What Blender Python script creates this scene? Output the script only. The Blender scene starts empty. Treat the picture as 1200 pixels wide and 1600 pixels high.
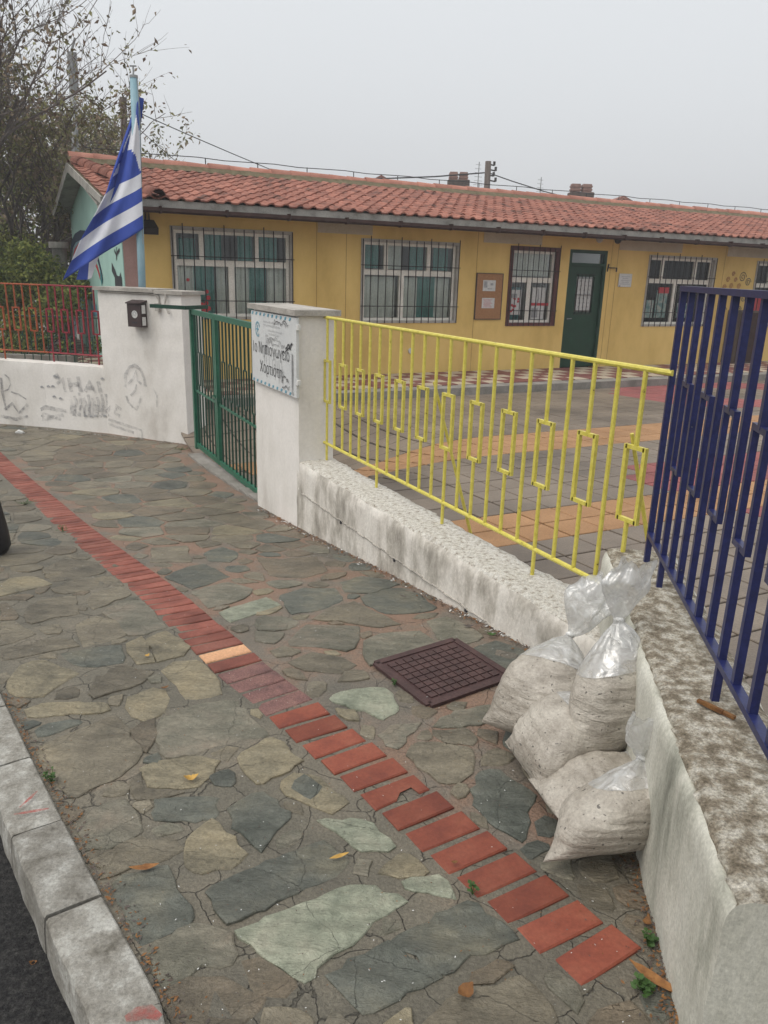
import bpy, math, random
import numpy as np
from mathutils import Vector, Matrix, noise
random.seed(7); np.random.seed(7)
R = math.radians
sc = bpy.context.scene
COL = sc.collection
# ------------------------------------------------------------------ camera
FPX = 1202.0
EYE = np.array([0, 0, 1.5])
_pit, _rol = math.atan(FPX/math.hypot(115, 3850)), math.atan2(115, 3850)
_F = np.array([0, math.cos(_pit), -math.sin(_pit)]); _R0 = np.array([1., 0, 0]); _U0 = np.cross(_R0, _F)
_R = math.cos(_rol)*_R0+math.sin(_rol)*_U0; _U = -math.sin(_rol)*_R0+math.cos(_rol)*_U0
cam = bpy.data.cameras.new('camera'); camo = bpy.data.objects.new('camera', cam); COL.objects.link(camo)
cam.sensor_width = 36; cam.sensor_fit = 'AUTO'; cam.lens = FPX*36/1600; cam.clip_end = 2000; cam.clip_start = .05
camo.matrix_world = Matrix(((_R[0], _U[0], -_F[0], EYE[0]), (_R[1], _U[1], -_F[1], EYE[1]), (_R[2], _U[2], -_F[2], EYE[2]), (0, 0, 0, 1)))
sc.camera = camo
# ------------------------------------------------------------------ sky, sun, exposure (overcast, misty morning)
SUN_EL, SUN_AZ = 58, -120      # azimuth measured from +Y towards +X
w = bpy.data.worlds.new("World"); sc.world = w; w.use_nodes = True
nt = w.node_tree; nt.nodes.clear()
def N(t, typ, **kw):
    n = t.nodes.new(typ)
    for k, v in kw.items(): setattr(n, k, v)
    return n
out = N(nt, 'ShaderNodeOutputWorld'); bg = N(nt, 'ShaderNodeBackground'); bg2 = N(nt, 'ShaderNodeBackground'); add = N(nt, 'ShaderNodeAddShader')
sky = N(nt, 'ShaderNodeTexSky', sky_type='NISHITA', sun_disc=False, sun_elevation=R(SUN_EL), sun_rotation=R(SUN_AZ), air_density=1.5, dust_density=6.0)
hs = N(nt, 'ShaderNodeHueSaturation'); hs.inputs['Saturation'].default_value = .15
nt.links.new(sky.outputs[0], hs.inputs['Color']); nt.links.new(hs.outputs[0], bg.inputs[0]); bg.inputs[1].default_value = .05
tc = N(nt, 'ShaderNodeTexCoord'); sp = N(nt, 'ShaderNodeSeparateXYZ'); cr = N(nt, 'ShaderNodeValToRGB')
nt.links.new(tc.outputs['Generated'], sp.inputs[0]); nt.links.new(sp.outputs['Z'], cr.inputs[0])
cr.color_ramp.elements[0].position = 0.0; cr.color_ramp.elements[0].color = (.475, .485, .505, 1)
cr.color_ramp.elements[1].position = 1.0; cr.color_ramp.elements[1].color = (.80, .81, .82, 1)
e = cr.color_ramp.elements.new(.28); e.color = (.535, .555, .575, 1)
nt.links.new(cr.outputs[0], bg2.inputs[0]); bg2.inputs[1].default_value = 1.07
nt.links.new(bg.outputs[0], add.inputs[0]); nt.links.new(bg2.outputs[0], add.inputs[1]); nt.links.new(add.outputs[0], out.inputs[0])
sl = bpy.data.lights.new('sun', 'SUN'); sl.energy = 1.1; sl.angle = R(38); sl.color = (1, .93, .83)
so = bpy.data.objects.new('sun', sl); COL.objects.link(so)
_d = Vector((math.sin(R(SUN_AZ))*math.cos(R(SUN_EL)), math.cos(R(SUN_AZ))*math.cos(R(SUN_EL)), math.sin(R(SUN_EL))))
so.rotation_euler = _d.to_track_quat('Z', 'Y').to_euler(); so.location = (-3, -3, 12)
sc.view_settings.view_transform = 'Standard'; sc.view_settings.look = 'None'; sc.view_settings.gamma = 1
sc.view_settings.use_curve_mapping = False; sc.view_settings.exposure = 0.10
sc.render.engine = 'CYCLES'
sc.cycles.use_denoising = True; sc.cycles.max_bounces = 8; sc.cycles.transparent_max_bounces = 24; sc.cycles.volume_bounces = 0
# ------------------------------------------------------------------ calibrated rays (survey of the place)
def ray(x, y): return (x-600)/FPX*_R-(y-800)/FPX*_U+_F
def atz(x, y, z): d = ray(x, y); return EYE+(z-EYE[2])/d[2]*d
def aty(x, y, Y): d = ray(x, y); return EYE+(Y-EYE[1])/d[1]*d
def onpl(x, y, n, p): d = ray(x, y); return EYE+((np.asarray(p)-EYE)@n)/(d@n)*d
YK = [-20, -2, 1.2, 1.8, 2.96, 3.6, 4.3, 5.4, 6.3, 7, 8, 9.4, 12, 60]
ZK = [.3, .08, .025, -.02, -.04, -.115, -.2, -.345, -.45, -.52, -.585, -.63, -.66, -.7]
def gz(x, y): return float(np.interp(y, YK, ZK))
def gp(x, y):
    z = 0.
    for _ in range(50):
        p = atz(x, y, z); z = .5*z+.5*gz(p[0], p[1])
    return p
# ------------------------------------------------------------------ helpers
class MB:
    def __init__(s): s.v = []; s.f = []; s.m = []
    def add(s, vs, fs, mi=0):
        b = len(s.v); s.v += [tuple(p) for p in vs]; s.f += [tuple(b+i for i in f) for f in fs]; s.m += [mi]*len(fs)
    def box(s, a, b, mi=0):
        x0, y0, z0 = a; x1, y1, z1 = b
        s.add([(x0,y0,z0),(x1,y0,z0),(x1,y1,z0),(x0,y1,z0),(x0,y0,z1),(x1,y0,z1),(x1,y1,z1),(x0,y1,z1)],
              [(0,3,2,1),(4,5,6,7),(0,1,5,4),(1,2,6,5),(2,3,7,6),(3,0,4,7)], mi); return s
    def bar(s, p, q, w, h=None, up=(0, 0, 1), mi=0):
        p = Vector(p); q = Vector(q); h = h or w; d = (q-p).normalized(); u = Vector(up)
        if abs(d.dot(u)) > .95: u = Vector((0, 1, 0))
        a = d.cross(u).normalized()*w/2; b = a.cross(d).normalized()*h/2
        vs = [p-a-b, p+a-b, p+a+b, p-a+b, q-a-b, q+a-b, q+a+b, q-a+b]
        s.add(vs, [(0,3,2,1),(4,5,6,7),(0,1,5,4),(1,2,6,5),(2,3,7,6),(3,0,4,7)], mi); return s
    def tube(s, pts, r, n=8, cap=True, mi=0):
        pts = [Vector(p) for p in pts]; rr = r if hasattr(r, '__len__') else [r]*len(pts)
        b = len(s.v); prev = None
        for i, p in enumerate(pts):
            d = (pts[min(i+1, len(pts)-1)]-pts[max(i-1, 0)]).normalized()
            u = prev if prev is not None and abs(prev.dot(d)) < .95 else (Vector((0, 0, 1)) if abs(d.z) < .9 else Vector((1, 0, 0)))
            a = (u-d*u.dot(d)).normalized(); prev = a; c = d.cross(a)
            for k in range(n):
                t = 2*math.pi*k/n; s.v.append(tuple(p+(a*math.cos(t)+c*math.sin(t))*rr[i]))
        for i in range(len(pts)-1):
            for k in range(n):
                s.f.append((b+i*n+k, b+i*n+(k+1) % n, b+(i+1)*n+(k+1) % n, b+(i+1)*n+k)); s.m.append(mi)
        if cap:
            s.f.append(tuple(b+k for k in range(n))[::-1]); s.m.append(mi)
            s.f.append(tuple(b+(len(pts)-1)*n+k for k in range(n))); s.m.append(mi)
        return s
    def prism(s, poly, z0, z1, mi=0):
        n = len(poly); s.add([(x, y, z0) for x, y in poly]+[(x, y, z1) for x, y in poly],
              [tuple(range(n))[::-1], tuple(range(n, 2*n))]+[(i, (i+1) % n, n+(i+1) % n, n+i) for i in range(n)], mi); return s
    def ribbon(s, pts, w, y=0., mi=0):     # flat stroke in the local XZ plane
        P = [Vector((a, b)) for a, b in pts]; L = []
        for i, p in enumerate(P):
            d = (P[min(i+1, len(P)-1)]-P[max(i-1, 0)]); d = d.normalized() if d.length else Vector((1, 0)); n = Vector((-d.y, d.x))*w/2*(1+.25*math.sin(i*2.3))
            L += [(p.x+n.x, y, p.y+n.y), (p.x-n.x, y, p.y-n.y)]
        s.add(L, [(2*i, 2*i+1, 2*i+3, 2*i+2) for i in range(len(P)-1)], mi); return s
    def mesh(s, name, mats, smooth=False):
        me = bpy.data.meshes.new(name); me.from_pydata(s.v, [], s.f); me.validate()
        for m in (mats if isinstance(mats, (list, tuple)) else [mats]): me.materials.append(m)
        if len(me.polygons) == len(s.m) and any(s.m): me.polygons.foreach_set('material_index', s.m)
        if smooth: me.polygons.foreach_set('use_smooth', [True]*len(me.polygons))
        me.update(); return me
    def build(s, name, mats, parent=None, smooth=False, loc=None, kind=None):
        return link(name, s.mesh(name, mats, smooth), parent, loc, kind=kind)
def link(name, me, parent=None, loc=None, rot=None, kind=None):
    o = bpy.data.objects.new(name, me); COL.objects.link(o)
    if parent is not None: o.parent = parent
    if loc is not None: o.location = loc
    if rot is not None: o.rotation_euler = rot
    if kind: o['kind'] = kind
    return o
def tag(o, label=None, cat=None, group=None, kind=None):
    if label: o['label'] = label
    if cat: o['category'] = cat
    if group: o['group'] = group
    if kind: o['kind'] = kind
    return o
def empty(name, loc, rz=0, label=None, cat=None, group=None, kind=None):
    o = bpy.data.objects.new(name, None); COL.objects.link(o); o.location = loc; o.rotation_euler = (0, 0, rz); o.empty_display_size = .1
    return tag(o, label, cat, group, kind)
def mat(name, cols, rough=.75, scale=6, bump=.3, bscale=60, dist=.004, rnd=0., metallic=0., spec=.3, stretch=(1, 1, 1), fine=.25, fscale=90, pos=None, hue=0., coat=0.):
    m = bpy.data.materials.new(name); m.use_nodes = True; t = m.node_tree; p = t.nodes['Principled BSDF']; Lk = t.links.new
    g = N(t, 'ShaderNodeNewGeometry'); mp = N(t, 'ShaderNodeMapping'); mp.inputs['Scale'].default_value = stretch
    Lk(g.outputs['Position'], mp.inputs[0])
    n1 = N(t, 'ShaderNodeTexNoise'); n1.inputs['Scale'].default_value = scale; n1.inputs['Detail'].default_value = 6; n1.inputs['Roughness'].default_value = .62; Lk(mp.outputs[0], n1.inputs['Vector'])
    r = N(t, 'ShaderNodeValToRGB'); Lk(n1.outputs['Fac'], r.inputs[0]); k = len(cols)
    pos = pos or [.34+.32*i/(k-1) if k > 1 else .5 for i in range(k)]
    r.color_ramp.elements[0].position = pos[0]; r.color_ramp.elements[0].color = (*cols[0], 1)
    if k > 1:
        r.color_ramp.elements[1].position = pos[-1]; r.color_ramp.elements[1].color = (*cols[-1], 1)
        for i in range(1, k-1): e = r.color_ramp.elements.new(pos[i]); e.color = (*cols[i], 1)
    n2 = N(t, 'ShaderNodeTexNoise'); n2.inputs['Scale'].default_value = fscale; n2.inputs['Detail'].default_value = 5; n2.inputs['Roughness'].default_value = .7; Lk(g.outputs['Position'], n2.inputs['Vector'])
    mr = N(t, 'ShaderNodeMapRange'); mr.inputs[1].default_value = .3; mr.inputs[2].default_value = .7; mr.inputs[3].default_value = 1-fine; mr.inputs[4].default_value = 1+fine; Lk(n2.outputs['Fac'], mr.inputs[0])
    v = N(t, 'ShaderNodeHueSaturation'); Lk(r.outputs[0], v.inputs['Color'])
    if rnd or hue:
        oi = N(t, 'ShaderNodeObjectInfo'); mu = N(t, 'ShaderNodeMath', operation='MULTIPLY_ADD'); mu.inputs[1].default_value = 2*rnd; mu.inputs[2].default_value = 1-rnd
        Lk(oi.outputs['Random'], mu.inputs[0]); m3 = N(t, 'ShaderNodeMath', operation='MULTIPLY'); Lk(mu.outputs[0], m3.inputs[0]); Lk(mr.outputs[0], m3.inputs[1]); Lk(m3.outputs[0], v.inputs['Value'])
    else: Lk(mr.outputs[0], v.inputs['Value'])
    Lk(v.outputs[0], p.inputs['Base Color'])
    p.inputs['Roughness'].default_value = rough; p.inputs['Metallic'].default_value = metallic; p.inputs['Specular IOR Level'].default_value = spec; p.inputs['Coat Weight'].default_value = coat
    if bump:
        n3 = N(t, 'ShaderNodeTexNoise'); n3.inputs['Scale'].default_value = bscale; n3.inputs['Detail'].default_value = 6; n3.inputs['Roughness'].default_value = .65; Lk(mp.outputs[0], n3.inputs['Vector'])
        b = N(t, 'ShaderNodeBump'); b.inputs['Strength'].default_value = bump; b.inputs['Distance'].default_value = dist; Lk(n3.outputs['Fac'], b.inputs['Height']); Lk(b.outputs[0], p.inputs['Normal'])
    return m
M = {}
M['mortar'] = mat('mortar', [(0.090,0.082,0.063), (0.133,0.120,0.090), (0.170,0.148,0.110), (0.212,0.150,0.101)], .62, 1.8, 1., 70, .010, fine=.35, fscale=130, pos=[.34, .48, .60, .72], spec=.55)
M['mortar_terra'] = mat('terracotta_mortar', [(0.121,0.109,0.087), (0.167,0.138,0.107), (0.205,0.133,0.092), (0.233,0.142,0.097)], .62, 2.2, 1., 80, .010, fine=.35, fscale=130, pos=[.34, .45, .54, .68], spec=.55)
def add_cracks(m, scale, width, depth=.35, coarse=0):
    t = m.node_tree; p = t.nodes['Principled BSDF']; Lk = t.links.new
    g = N(t, 'ShaderNodeNewGeometry'); n = N(t, 'ShaderNodeTexNoise'); n.inputs['Scale'].default_value = 9; n.inputs['Detail'].default_value = 4; Lk(g.outputs['Position'], n.inputs['Vector'])
    mm = N(t, 'ShaderNodeMix', data_type='VECTOR'); mm.inputs[0].default_value = .07; Lk(g.outputs['Position'], mm.inputs[4]); Lk(n.outputs['Color'], mm.inputs[5])
    v = N(t, 'ShaderNodeTexVoronoi', feature='DISTANCE_TO_EDGE'); v.inputs['Scale'].default_value = scale; Lk(mm.outputs[1], v.inputs['Vector'])
    mr = N(t, 'ShaderNodeMapRange'); mr.inputs[2].default_value = width; mr.inputs[3].default_value = depth; Lk(v.outputs['Distance'], mr.inputs[0])
    oc = [l for l in t.links if l.to_socket == p.inputs['Base Color']][0].from_socket
    mx = N(t, 'ShaderNodeMix', data_type='RGBA', blend_type='MULTIPLY'); mx.inputs[0].default_value = 1; Lk(oc, mx.inputs[6]); Lk(mr.outputs[0], mx.inputs[7]); Lk(mx.outputs[2], p.inputs['Base Color'])
    on = [l for l in t.links if l.to_socket == p.inputs['Normal']][0].from_node
    b = N(t, 'ShaderNodeBump'); b.inputs['Strength'].default_value = 1; b.inputs['Distance'].default_value = .012; Lk(mr.outputs[0], b.inputs['Height']); Lk(on.outputs[0], b.inputs['Normal']); Lk(b.outputs[0], p.inputs['Normal'])
    if coarse:      # split, layered face of the slate
        mp = N(t, 'ShaderNodeMapping'); mp.inputs['Scale'].default_value = (1, 2.6, 1); mp.inputs['Rotation'].default_value = (0, 0, .6); Lk(g.outputs['Position'], mp.inputs[0])
        n2 = N(t, 'ShaderNodeTexNoise'); n2.inputs['Scale'].default_value = 7; n2.inputs['Detail'].default_value = 7; n2.inputs['Roughness'].default_value = .7; n2.inputs['Distortion'].default_value = .8; Lk(mp.outputs[0], n2.inputs['Vector'])
        sn = N(t, 'ShaderNodeMath', operation='SNAP'); sn.inputs[1].default_value = .055; Lk(n2.outputs['Fac'], sn.inputs[0]); av = N(t, 'ShaderNodeMath', operation='ADD'); Lk(sn.outputs[0], av.inputs[0]); Lk(n2.outputs['Fac'], av.inputs[1])
        b2 = N(t, 'ShaderNodeBump'); b2.inputs['Strength'].default_value = .8; b2.inputs['Distance'].default_value = coarse; Lk(av.outputs[0], b2.inputs['Height']); Lk(b.outputs[0], b2.inputs['Normal']); Lk(b2.outputs[0], p.inputs['Normal'])
add_cracks(M['mortar'], 6.5, .010, .5); add_cracks(M['mortar_terra'], 4.5, .005, .6)
M['st_gray'] = mat('stone_gray', [(0.098,0.087,0.062), (0.155,0.134,0.095), (0.188,0.164,0.117), (0.228,0.192,0.129)], .46, 4, 1., 26, .011, rnd=.20, fscale=60, fine=.22, pos=[.32,.45,.56,.68], spec=.55)
M['st_slate'] = mat('stone_slate', [(0.063,0.071,0.058), (0.101,0.107,0.088), (0.128,0.127,0.098), (0.184,0.170,0.118)], .46, 4, 1., 22, .011, rnd=.18, fscale=50, fine=.22, pos=[.34,.48,.58,.72], spec=.55)
M['st_green'] = mat('stone_green', [(0.103,0.100,0.072), (0.157,0.148,0.110), (0.199,0.180,0.135), (0.241,0.199,0.147)], .46, 4, 1., 26, .011, rnd=.18, fscale=50, fine=.22, pos=[.34,.46,.56,.68], spec=.55)
M['st_beige'] = mat('stone_beige', [(0.125,0.110,0.074), (0.207,0.180,0.119), (0.257,0.219,0.142), (0.284,0.236,0.147)], .46, 5, 1., 34, .010, rnd=.10, fscale=70, fine=.25, pos=[.32,.45,.56,.68], spec=.55)
M['st_pale'] = mat('stone_pale', [(0.168,0.187,0.135), (0.252,0.270,0.200), (0.302,0.314,0.235), (0.336,0.330,0.250)], .46, 7, 1., 18, .014, rnd=.06, fscale=40, fine=.22, pos=[.34,.46,.56,.68], spec=.55)
M['st_brown'] = mat('stone_brown', [(0.099,0.082,0.058), (0.139,0.117,0.082), (0.174,0.140,0.096), (0.203,0.157,0.106)], .46, 4, 1., 36, .010, rnd=.10, fine=.25, pos=[.32,.45,.56,.68], spec=.55)
for k_ in ('st_gray', 'st_slate', 'st_green', 'st_beige', 'st_pale', 'st_brown'): add_cracks(M[k_], 2.3, .0022, .75, .030)
M['brick'] = mat('brick_red', [(0.146,0.038,0.025), (0.202,0.054,0.032), (0.232,0.073,0.044)], .6, 7, .35, 120, .003, rnd=.18, fine=.16)
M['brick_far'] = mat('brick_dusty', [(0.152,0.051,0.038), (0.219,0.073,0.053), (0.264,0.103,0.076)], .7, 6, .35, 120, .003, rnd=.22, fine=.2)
M['brick_pale'] = mat('brick_pale_orange', [(.5,.27,.15), (.6,.34,.19)], .65, 6, .3, 100, .003)
M['brick_worn'] = mat('brick_worn_purple', [(.13,.075,.07), (.19,.1,.09), (.23,.13,.11)], .85, 12, .9, 160, .006, fine=.45, fscale=170)
M['asphalt'] = mat('asphalt', [(.014,.014,.015), (.032,.031,.031), (.06,.058,.055)], .85, 60, 1., 110, .02, fine=.7, fscale=160, pos=[.35,.5,.68])
M['kerb'] = mat('kerb_paint', [(0.111,0.102,0.083), (0.207,0.195,0.169), (0.266,0.255,0.227), (0.369,0.362,0.331), (0.428,0.420,0.389)], .8, 13, .8, 90, .008, rnd=.10, fine=.3, fscale=120, pos=[.3, .42, .53, .62, .72])
M['kerb_red'] = mat('kerb_red_paint', [(.42,.40,.37), (.40,.20,.18), (.3,.29,.26)], .75, 14, .5, 45, .006, fine=.3)
M['plaster'] = mat('white_plaster', [(.50,.465,.42), (.68,.65,.605), (.74,.71,.67)], .8, 2.2, .35, 55, .006, stretch=(1, 1, .45), fine=.06, fscale=40, pos=[.28, .46, .6])
M['plaster_dirty'] = mat('white_plaster_dirty', [(.24,.22,.19), (.43,.40,.35), (.62,.585,.53), (.69,.66,.605)], .85, 6.5, .6, 60, .01, stretch=(1, 1, .4), fine=.14, fscale=60, pos=[.3, .42, .52, .66])
M['plaster_green'] = mat('mossy_plaster', [(.14,.14,.115), (.30,.30,.25), (.47,.46,.395), (.55,.54,.475)], .8, 5.5, .5, 60, .008, stretch=(1, 1, .28), fine=.22, fscale=110, pos=[.24, .37, .48, .62])
M['coping'] = mat('flaking_coping', [(.20,.17,.135), (.42,.385,.33), (.56,.53,.475), (.64,.62,.57)], .9, 38, 1., 70, .016, fine=.35, fscale=130, pos=[.30, .40, .48, .62])
M['coping_brown'] = mat('weathered_coping', [(0.158,0.130,0.092), (0.263,0.224,0.168), (0.420,0.385,0.316), (0.609,0.577,0.510)], .9, 24, 1., 90, .014, fine=.55, fscale=150, pos=[.34, .46, .55, .68])
M['cap'] = mat('cap_stone', [(.28,.26,.23), (.46,.43,.39)], .75, 6, .5, 60, .006)
M['yellow'] = mat('yellow_paint', [(0.117,0.062,0.036), (0.522,0.445,0.060), (0.630,0.552,0.108)], .42, 34, .3, 80, .002, spec=.5, fine=.1, pos=[.29,.315,.6])
M['blue'] = mat('blue_paint', [(.10,.10,.11), (.009,.012,.058), (.015,.020,.09)], .36, 38, .15, 80, .002, spec=.45, pos=[.265,.285,.6])
M['red'] = mat('red_paint', [(.20,.02,.03), (.30,.035,.05)], .45, 14, .1, 80, .002)
M['orange'] = mat('orange_paint', [(.26,.06,.025), (.36,.09,.03)], .45, 14, .1, 80, .002)
M['green'] = mat('green_paint', [(.008,.09,.05), (.014,.125,.07)], .4, 10, .1, 80, .002, spec=.5)
M['dgreen'] = mat('dark_green_paint', [(.008,.04,.025), (.012,.055,.035)], .45, 10, .1, 80, .002)
M['doorg'] = mat('door_green', [(0.004,0.032,0.014), (0.006,0.045,0.021)], .45, 5, .1, 80, .002)
M['wall_y'] = mat('yellow_wall_paint', [(0.582,0.394,0.121), (0.687,0.477,0.159), (0.754,0.531,0.187)], .85, 1.3, .25, 30, .006, fine=.04, stretch=(1, 1, .5))
M['wall_m'] = mat('mint_wall_paint', [(.33,.52,.46), (.40,.60,.53)], .85, 1.5, .2, 30, .005, fine=.04)
M['pink'] = mat('pink_paint', [(.38,.24,.21), (.44,.28,.25)], .85, 3, .1)
M['patch'] = mat('whitish_patch', [(.45,.38,.27), (.52,.45,.34)], .85, 4, .1)
M['fascia'] = mat('fascia_concrete', [(0.194,0.185,0.162), (0.331,0.316,0.287), (0.389,0.370,0.335)], .85, 4, .4, 50, .005)
M['gutter'] = mat('gutter_brown', [(.035,.020,.017), (.055,.032,.028)], .8, 8, .1, spec=.1)
M['tile'] = mat('roof_tile', [(0.110,0.055,0.041), (0.245,0.096,0.067), (0.329,0.142,0.102)], .8, 2.4, .5, 50, .008, rnd=.17, fine=.25, fscale=22, pos=[.33, .45, .64])
M['ridge'] = mat('ridge_tile', [(.33,.14,.10), (.46,.22,.165)], .8, 3, .4, 50, .006, rnd=.18, fine=.2)
M['moss'] = mat('mossy_mortar', [(.10,.085,.045), (.17,.14,.085)], .9, 8, .8, 60, .02)
M['upvc'] = mat('pale_frame', [(0.715,0.683,0.603), (0.845,0.812,0.729)], .5, 6, .05)
M['gframe'] = mat('gray_frame', [(0.345,0.322,0.291), (0.437,0.414,0.370)], .6, 6, .1)
M['bframe'] = mat('maroon_frame', [(.09,.03,.03), (.13,.045,.04)], .6, 6, .1)
M['iron'] = mat('black_iron', [(.015,.012,.012), (.03,.022,.02)], .55, 20, .1)
M['curtain'] = mat('teal_curtain', [(0.086,0.256,0.229), (0.136,0.352,0.317)], .9, 3, .1)
M['curtain_w'] = mat('sheer_curtain', [(0.632,0.644,0.598), (0.828,0.828,0.770)], .9, 3, .1)
M['dark'] = mat('dark_interior', [(.02,.02,.02), (.035,.033,.03)], .9, 3, 0)
M['white'] = mat('white_paint', [(.6,.6,.58), (.7,.7,.68)], .6, 10, .05)
M['paper'] = mat('paper', [(.5,.5,.48), (.62,.62,.6)], .8, 30, 0, fine=.05)
M['ink'] = mat('dark_ink', [(.03,.03,.035), (.05,.05,.055)], .7, 10, 0)
M['ink_gray'] = mat('faded_spray', [(.24,.245,.25), (.38,.38,.38)], .8, 9, 0)
M['ink_pale'] = mat('painted_over_spray', [(.50,.50,.485), (.655,.635,.60), (.68,.65,.61)], .8, 14, 0)
M['ink_mid'] = mat('half_covered_spray', [(.36,.365,.365), (.58,.57,.55)], .8, 12, 0)
M['cork'] = mat('cork_board', [(.30,.15,.07), (.36,.19,.09)], .9, 40, .1)
M['teal'] = mat('teal_paint', [(.03,.16,.17), (.05,.22,.23)], .8, 6, 0)
M['pteal'] = mat('faded_teal_poster', [(.10,.19,.18), (.2,.28,.26), (.36,.37,.33)], .8, 9, 0, pos=[.4,.5,.62])
M['navy'] = mat('navy_mural_paint', [(.015,.03,.06), (.03,.05,.09)], .8, 6, 0)
M['redp'] = mat('red_print', [(.42,.05,.06), (.5,.07,.08)], .8, 6, 0)
M['lblue'] = mat('pale_blue_paint', [(0.190,0.328,0.390), (0.266,0.394,0.445)], .55, 8, .1, fine=.08)
M['flagb'] = mat('flag_blue', [(.03,.06,.30), (.04,.08,.36)], .8, 5, .15, 220, .002, fine=.06)
M['flagw'] = mat('flag_white', [(.60,.61,.66), (.68,.69,.73)], .8, 5, .15, 220, .002, fine=.04)
M['mailbox'] = mat('mailbox_paint', [(.035,.022,.022), (.055,.036,.035)], .5, 8, .1)
M['manhole'] = mat('cast_iron_maroon', [(.045,.024,.024), (.075,.04,.038)], .6, 12, .5, 90, .004, fine=.3)
M['plate'] = mat('sign_plate', [(.54,.55,.55), (.62,.63,.62)], .5, 5, .05, fine=.05)
M['signblue'] = mat('sign_blue', [(.10,.28,.38), (.15,.36,.45)], .6, 10, 0)
M['tile_gray'] = mat('yard_tile_gray', [(0.101,0.080,0.061), (0.162,0.129,0.099), (0.213,0.170,0.129)], .48, .9, .5, 60, .005, rnd=.1, fine=.25, spec=.5)
M['tile_or'] = mat('yard_tile_orange', [(.28,.155,.075), (.37,.21,.105)], .75, 2, .5, 60, .005, rnd=.08, fine=.25)
M['tile_red'] = mat('yard_tile_red', [(.19,.07,.065), (.28,.09,.085)], .75, 2, .5, 60, .005, rnd=.12, fine=.25)
M['joint'] = mat('yard_joint', [(0.030,0.026,0.022), (0.048,0.042,0.036)], .9, 10, .5)
M['chk_r'] = mat('terrace_tile_maroon', [(.15,.06,.055), (.21,.085,.075)], .6, 2, .2)
M['chk_w'] = mat('terrace_tile_cream', [(.38,.32,.24), (.47,.40,.31)], .6, 2, .2)
M['concrete'] = mat('concrete', [(.17,.16,.14), (.28,.26,.235)], .85, 4, .5, 60, .006)
M['bark'] = mat('bark', [(0.068,0.057,0.051), (0.128,0.108,0.096)], .9, 10, .6, 40, .01)
M['twig'] = mat('twig', [(0.090,0.075,0.068), (0.150,0.128,0.117)], .9, 10, 0)
M['leaf_b'] = mat('leaf_brown', [(0.176,0.140,0.098), (0.284,0.217,0.143)], .8, 2, 0)
M['leaf_o'] = mat('leaf_olive', [(0.135,0.140,0.058), (0.243,0.231,0.098)], .8, 2, 0)
M['leaf_g'] = mat('leaf_green', [(0.081,0.119,0.036), (0.162,0.196,0.058)], .75, 2, 0)
M['leaf_y'] = mat('leaf_yellowgreen', [(0.162,0.196,0.046), (0.297,0.308,0.078)], .75, 1.2, 0)
M['leaf_d'] = mat('leaf_dark', [(.018,.035,.014), (.04,.06,.022)], .7, 3, 0)
M['leaf_dead'] = mat('dead_leaf', [(.13,.055,.02), (.25,.12,.04)], .75, 30, .4, 60, .003, rnd=.3)
M['leaf_yel'] = mat('yellow_leaf', [(.36,.21,.05), (.48,.30,.08)], .75, 30, .3, 60, .003)
M['weed'] = mat('weed_green', [(.03,.07,.015), (.055,.11,.028)], .6, 20, 0)
M['chim'] = mat('chimney_brick', [(.2,.115,.095), (.3,.18,.145)], .85, 6, .2, fine=.3)
M['house'] = mat('cream_house_wall', [(.42,.38,.31), (.48,.44,.36)], .85, 2, .1)
M['metal'] = mat('gray_metal', [(.22,.23,.23), (.32,.33,.33)], .5, 6, .1, metallic=.3)
M['wood'] = mat('old_wood', [(.06,.045,.038), (.11,.085,.07)], .85, 8, .3, stretch=(1, 1, .1))
M['rubber'] = mat('black_plastic', [(.008,.008,.010), (.016,.016,.018)], .45, 8, .1)
M['cable'] = mat('black_cable', [(.02,.02,.022), (.04,.04,.042)], .6, 8, 0)
def glassmat():
    m = bpy.data.materials.new('window_glass'); m.use_nodes = True; t = m.node_tree; t.nodes.clear()
    o = N(t, 'ShaderNodeOutputMaterial'); mx = N(t, 'ShaderNodeMixShader'); tr = N(t, 'ShaderNodeBsdfTransparent'); gl = N(t, 'ShaderNodeBsdfGlossy'); fr = N(t, 'ShaderNodeFresnel')
    fr.inputs[0].default_value = 1.5; tr.inputs[0].default_value = (.95, .97, .96, 1); gl.inputs['Roughness'].default_value = .03
    t.links.new(fr.outputs[0], mx.inputs[0]); t.links.new(tr.outputs[0], mx.inputs[1]); t.links.new(gl.outputs[0], mx.inputs[2]); t.links.new(mx.outputs[0], o.inputs[0]); return m
M['glass'] = glassmat()
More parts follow.
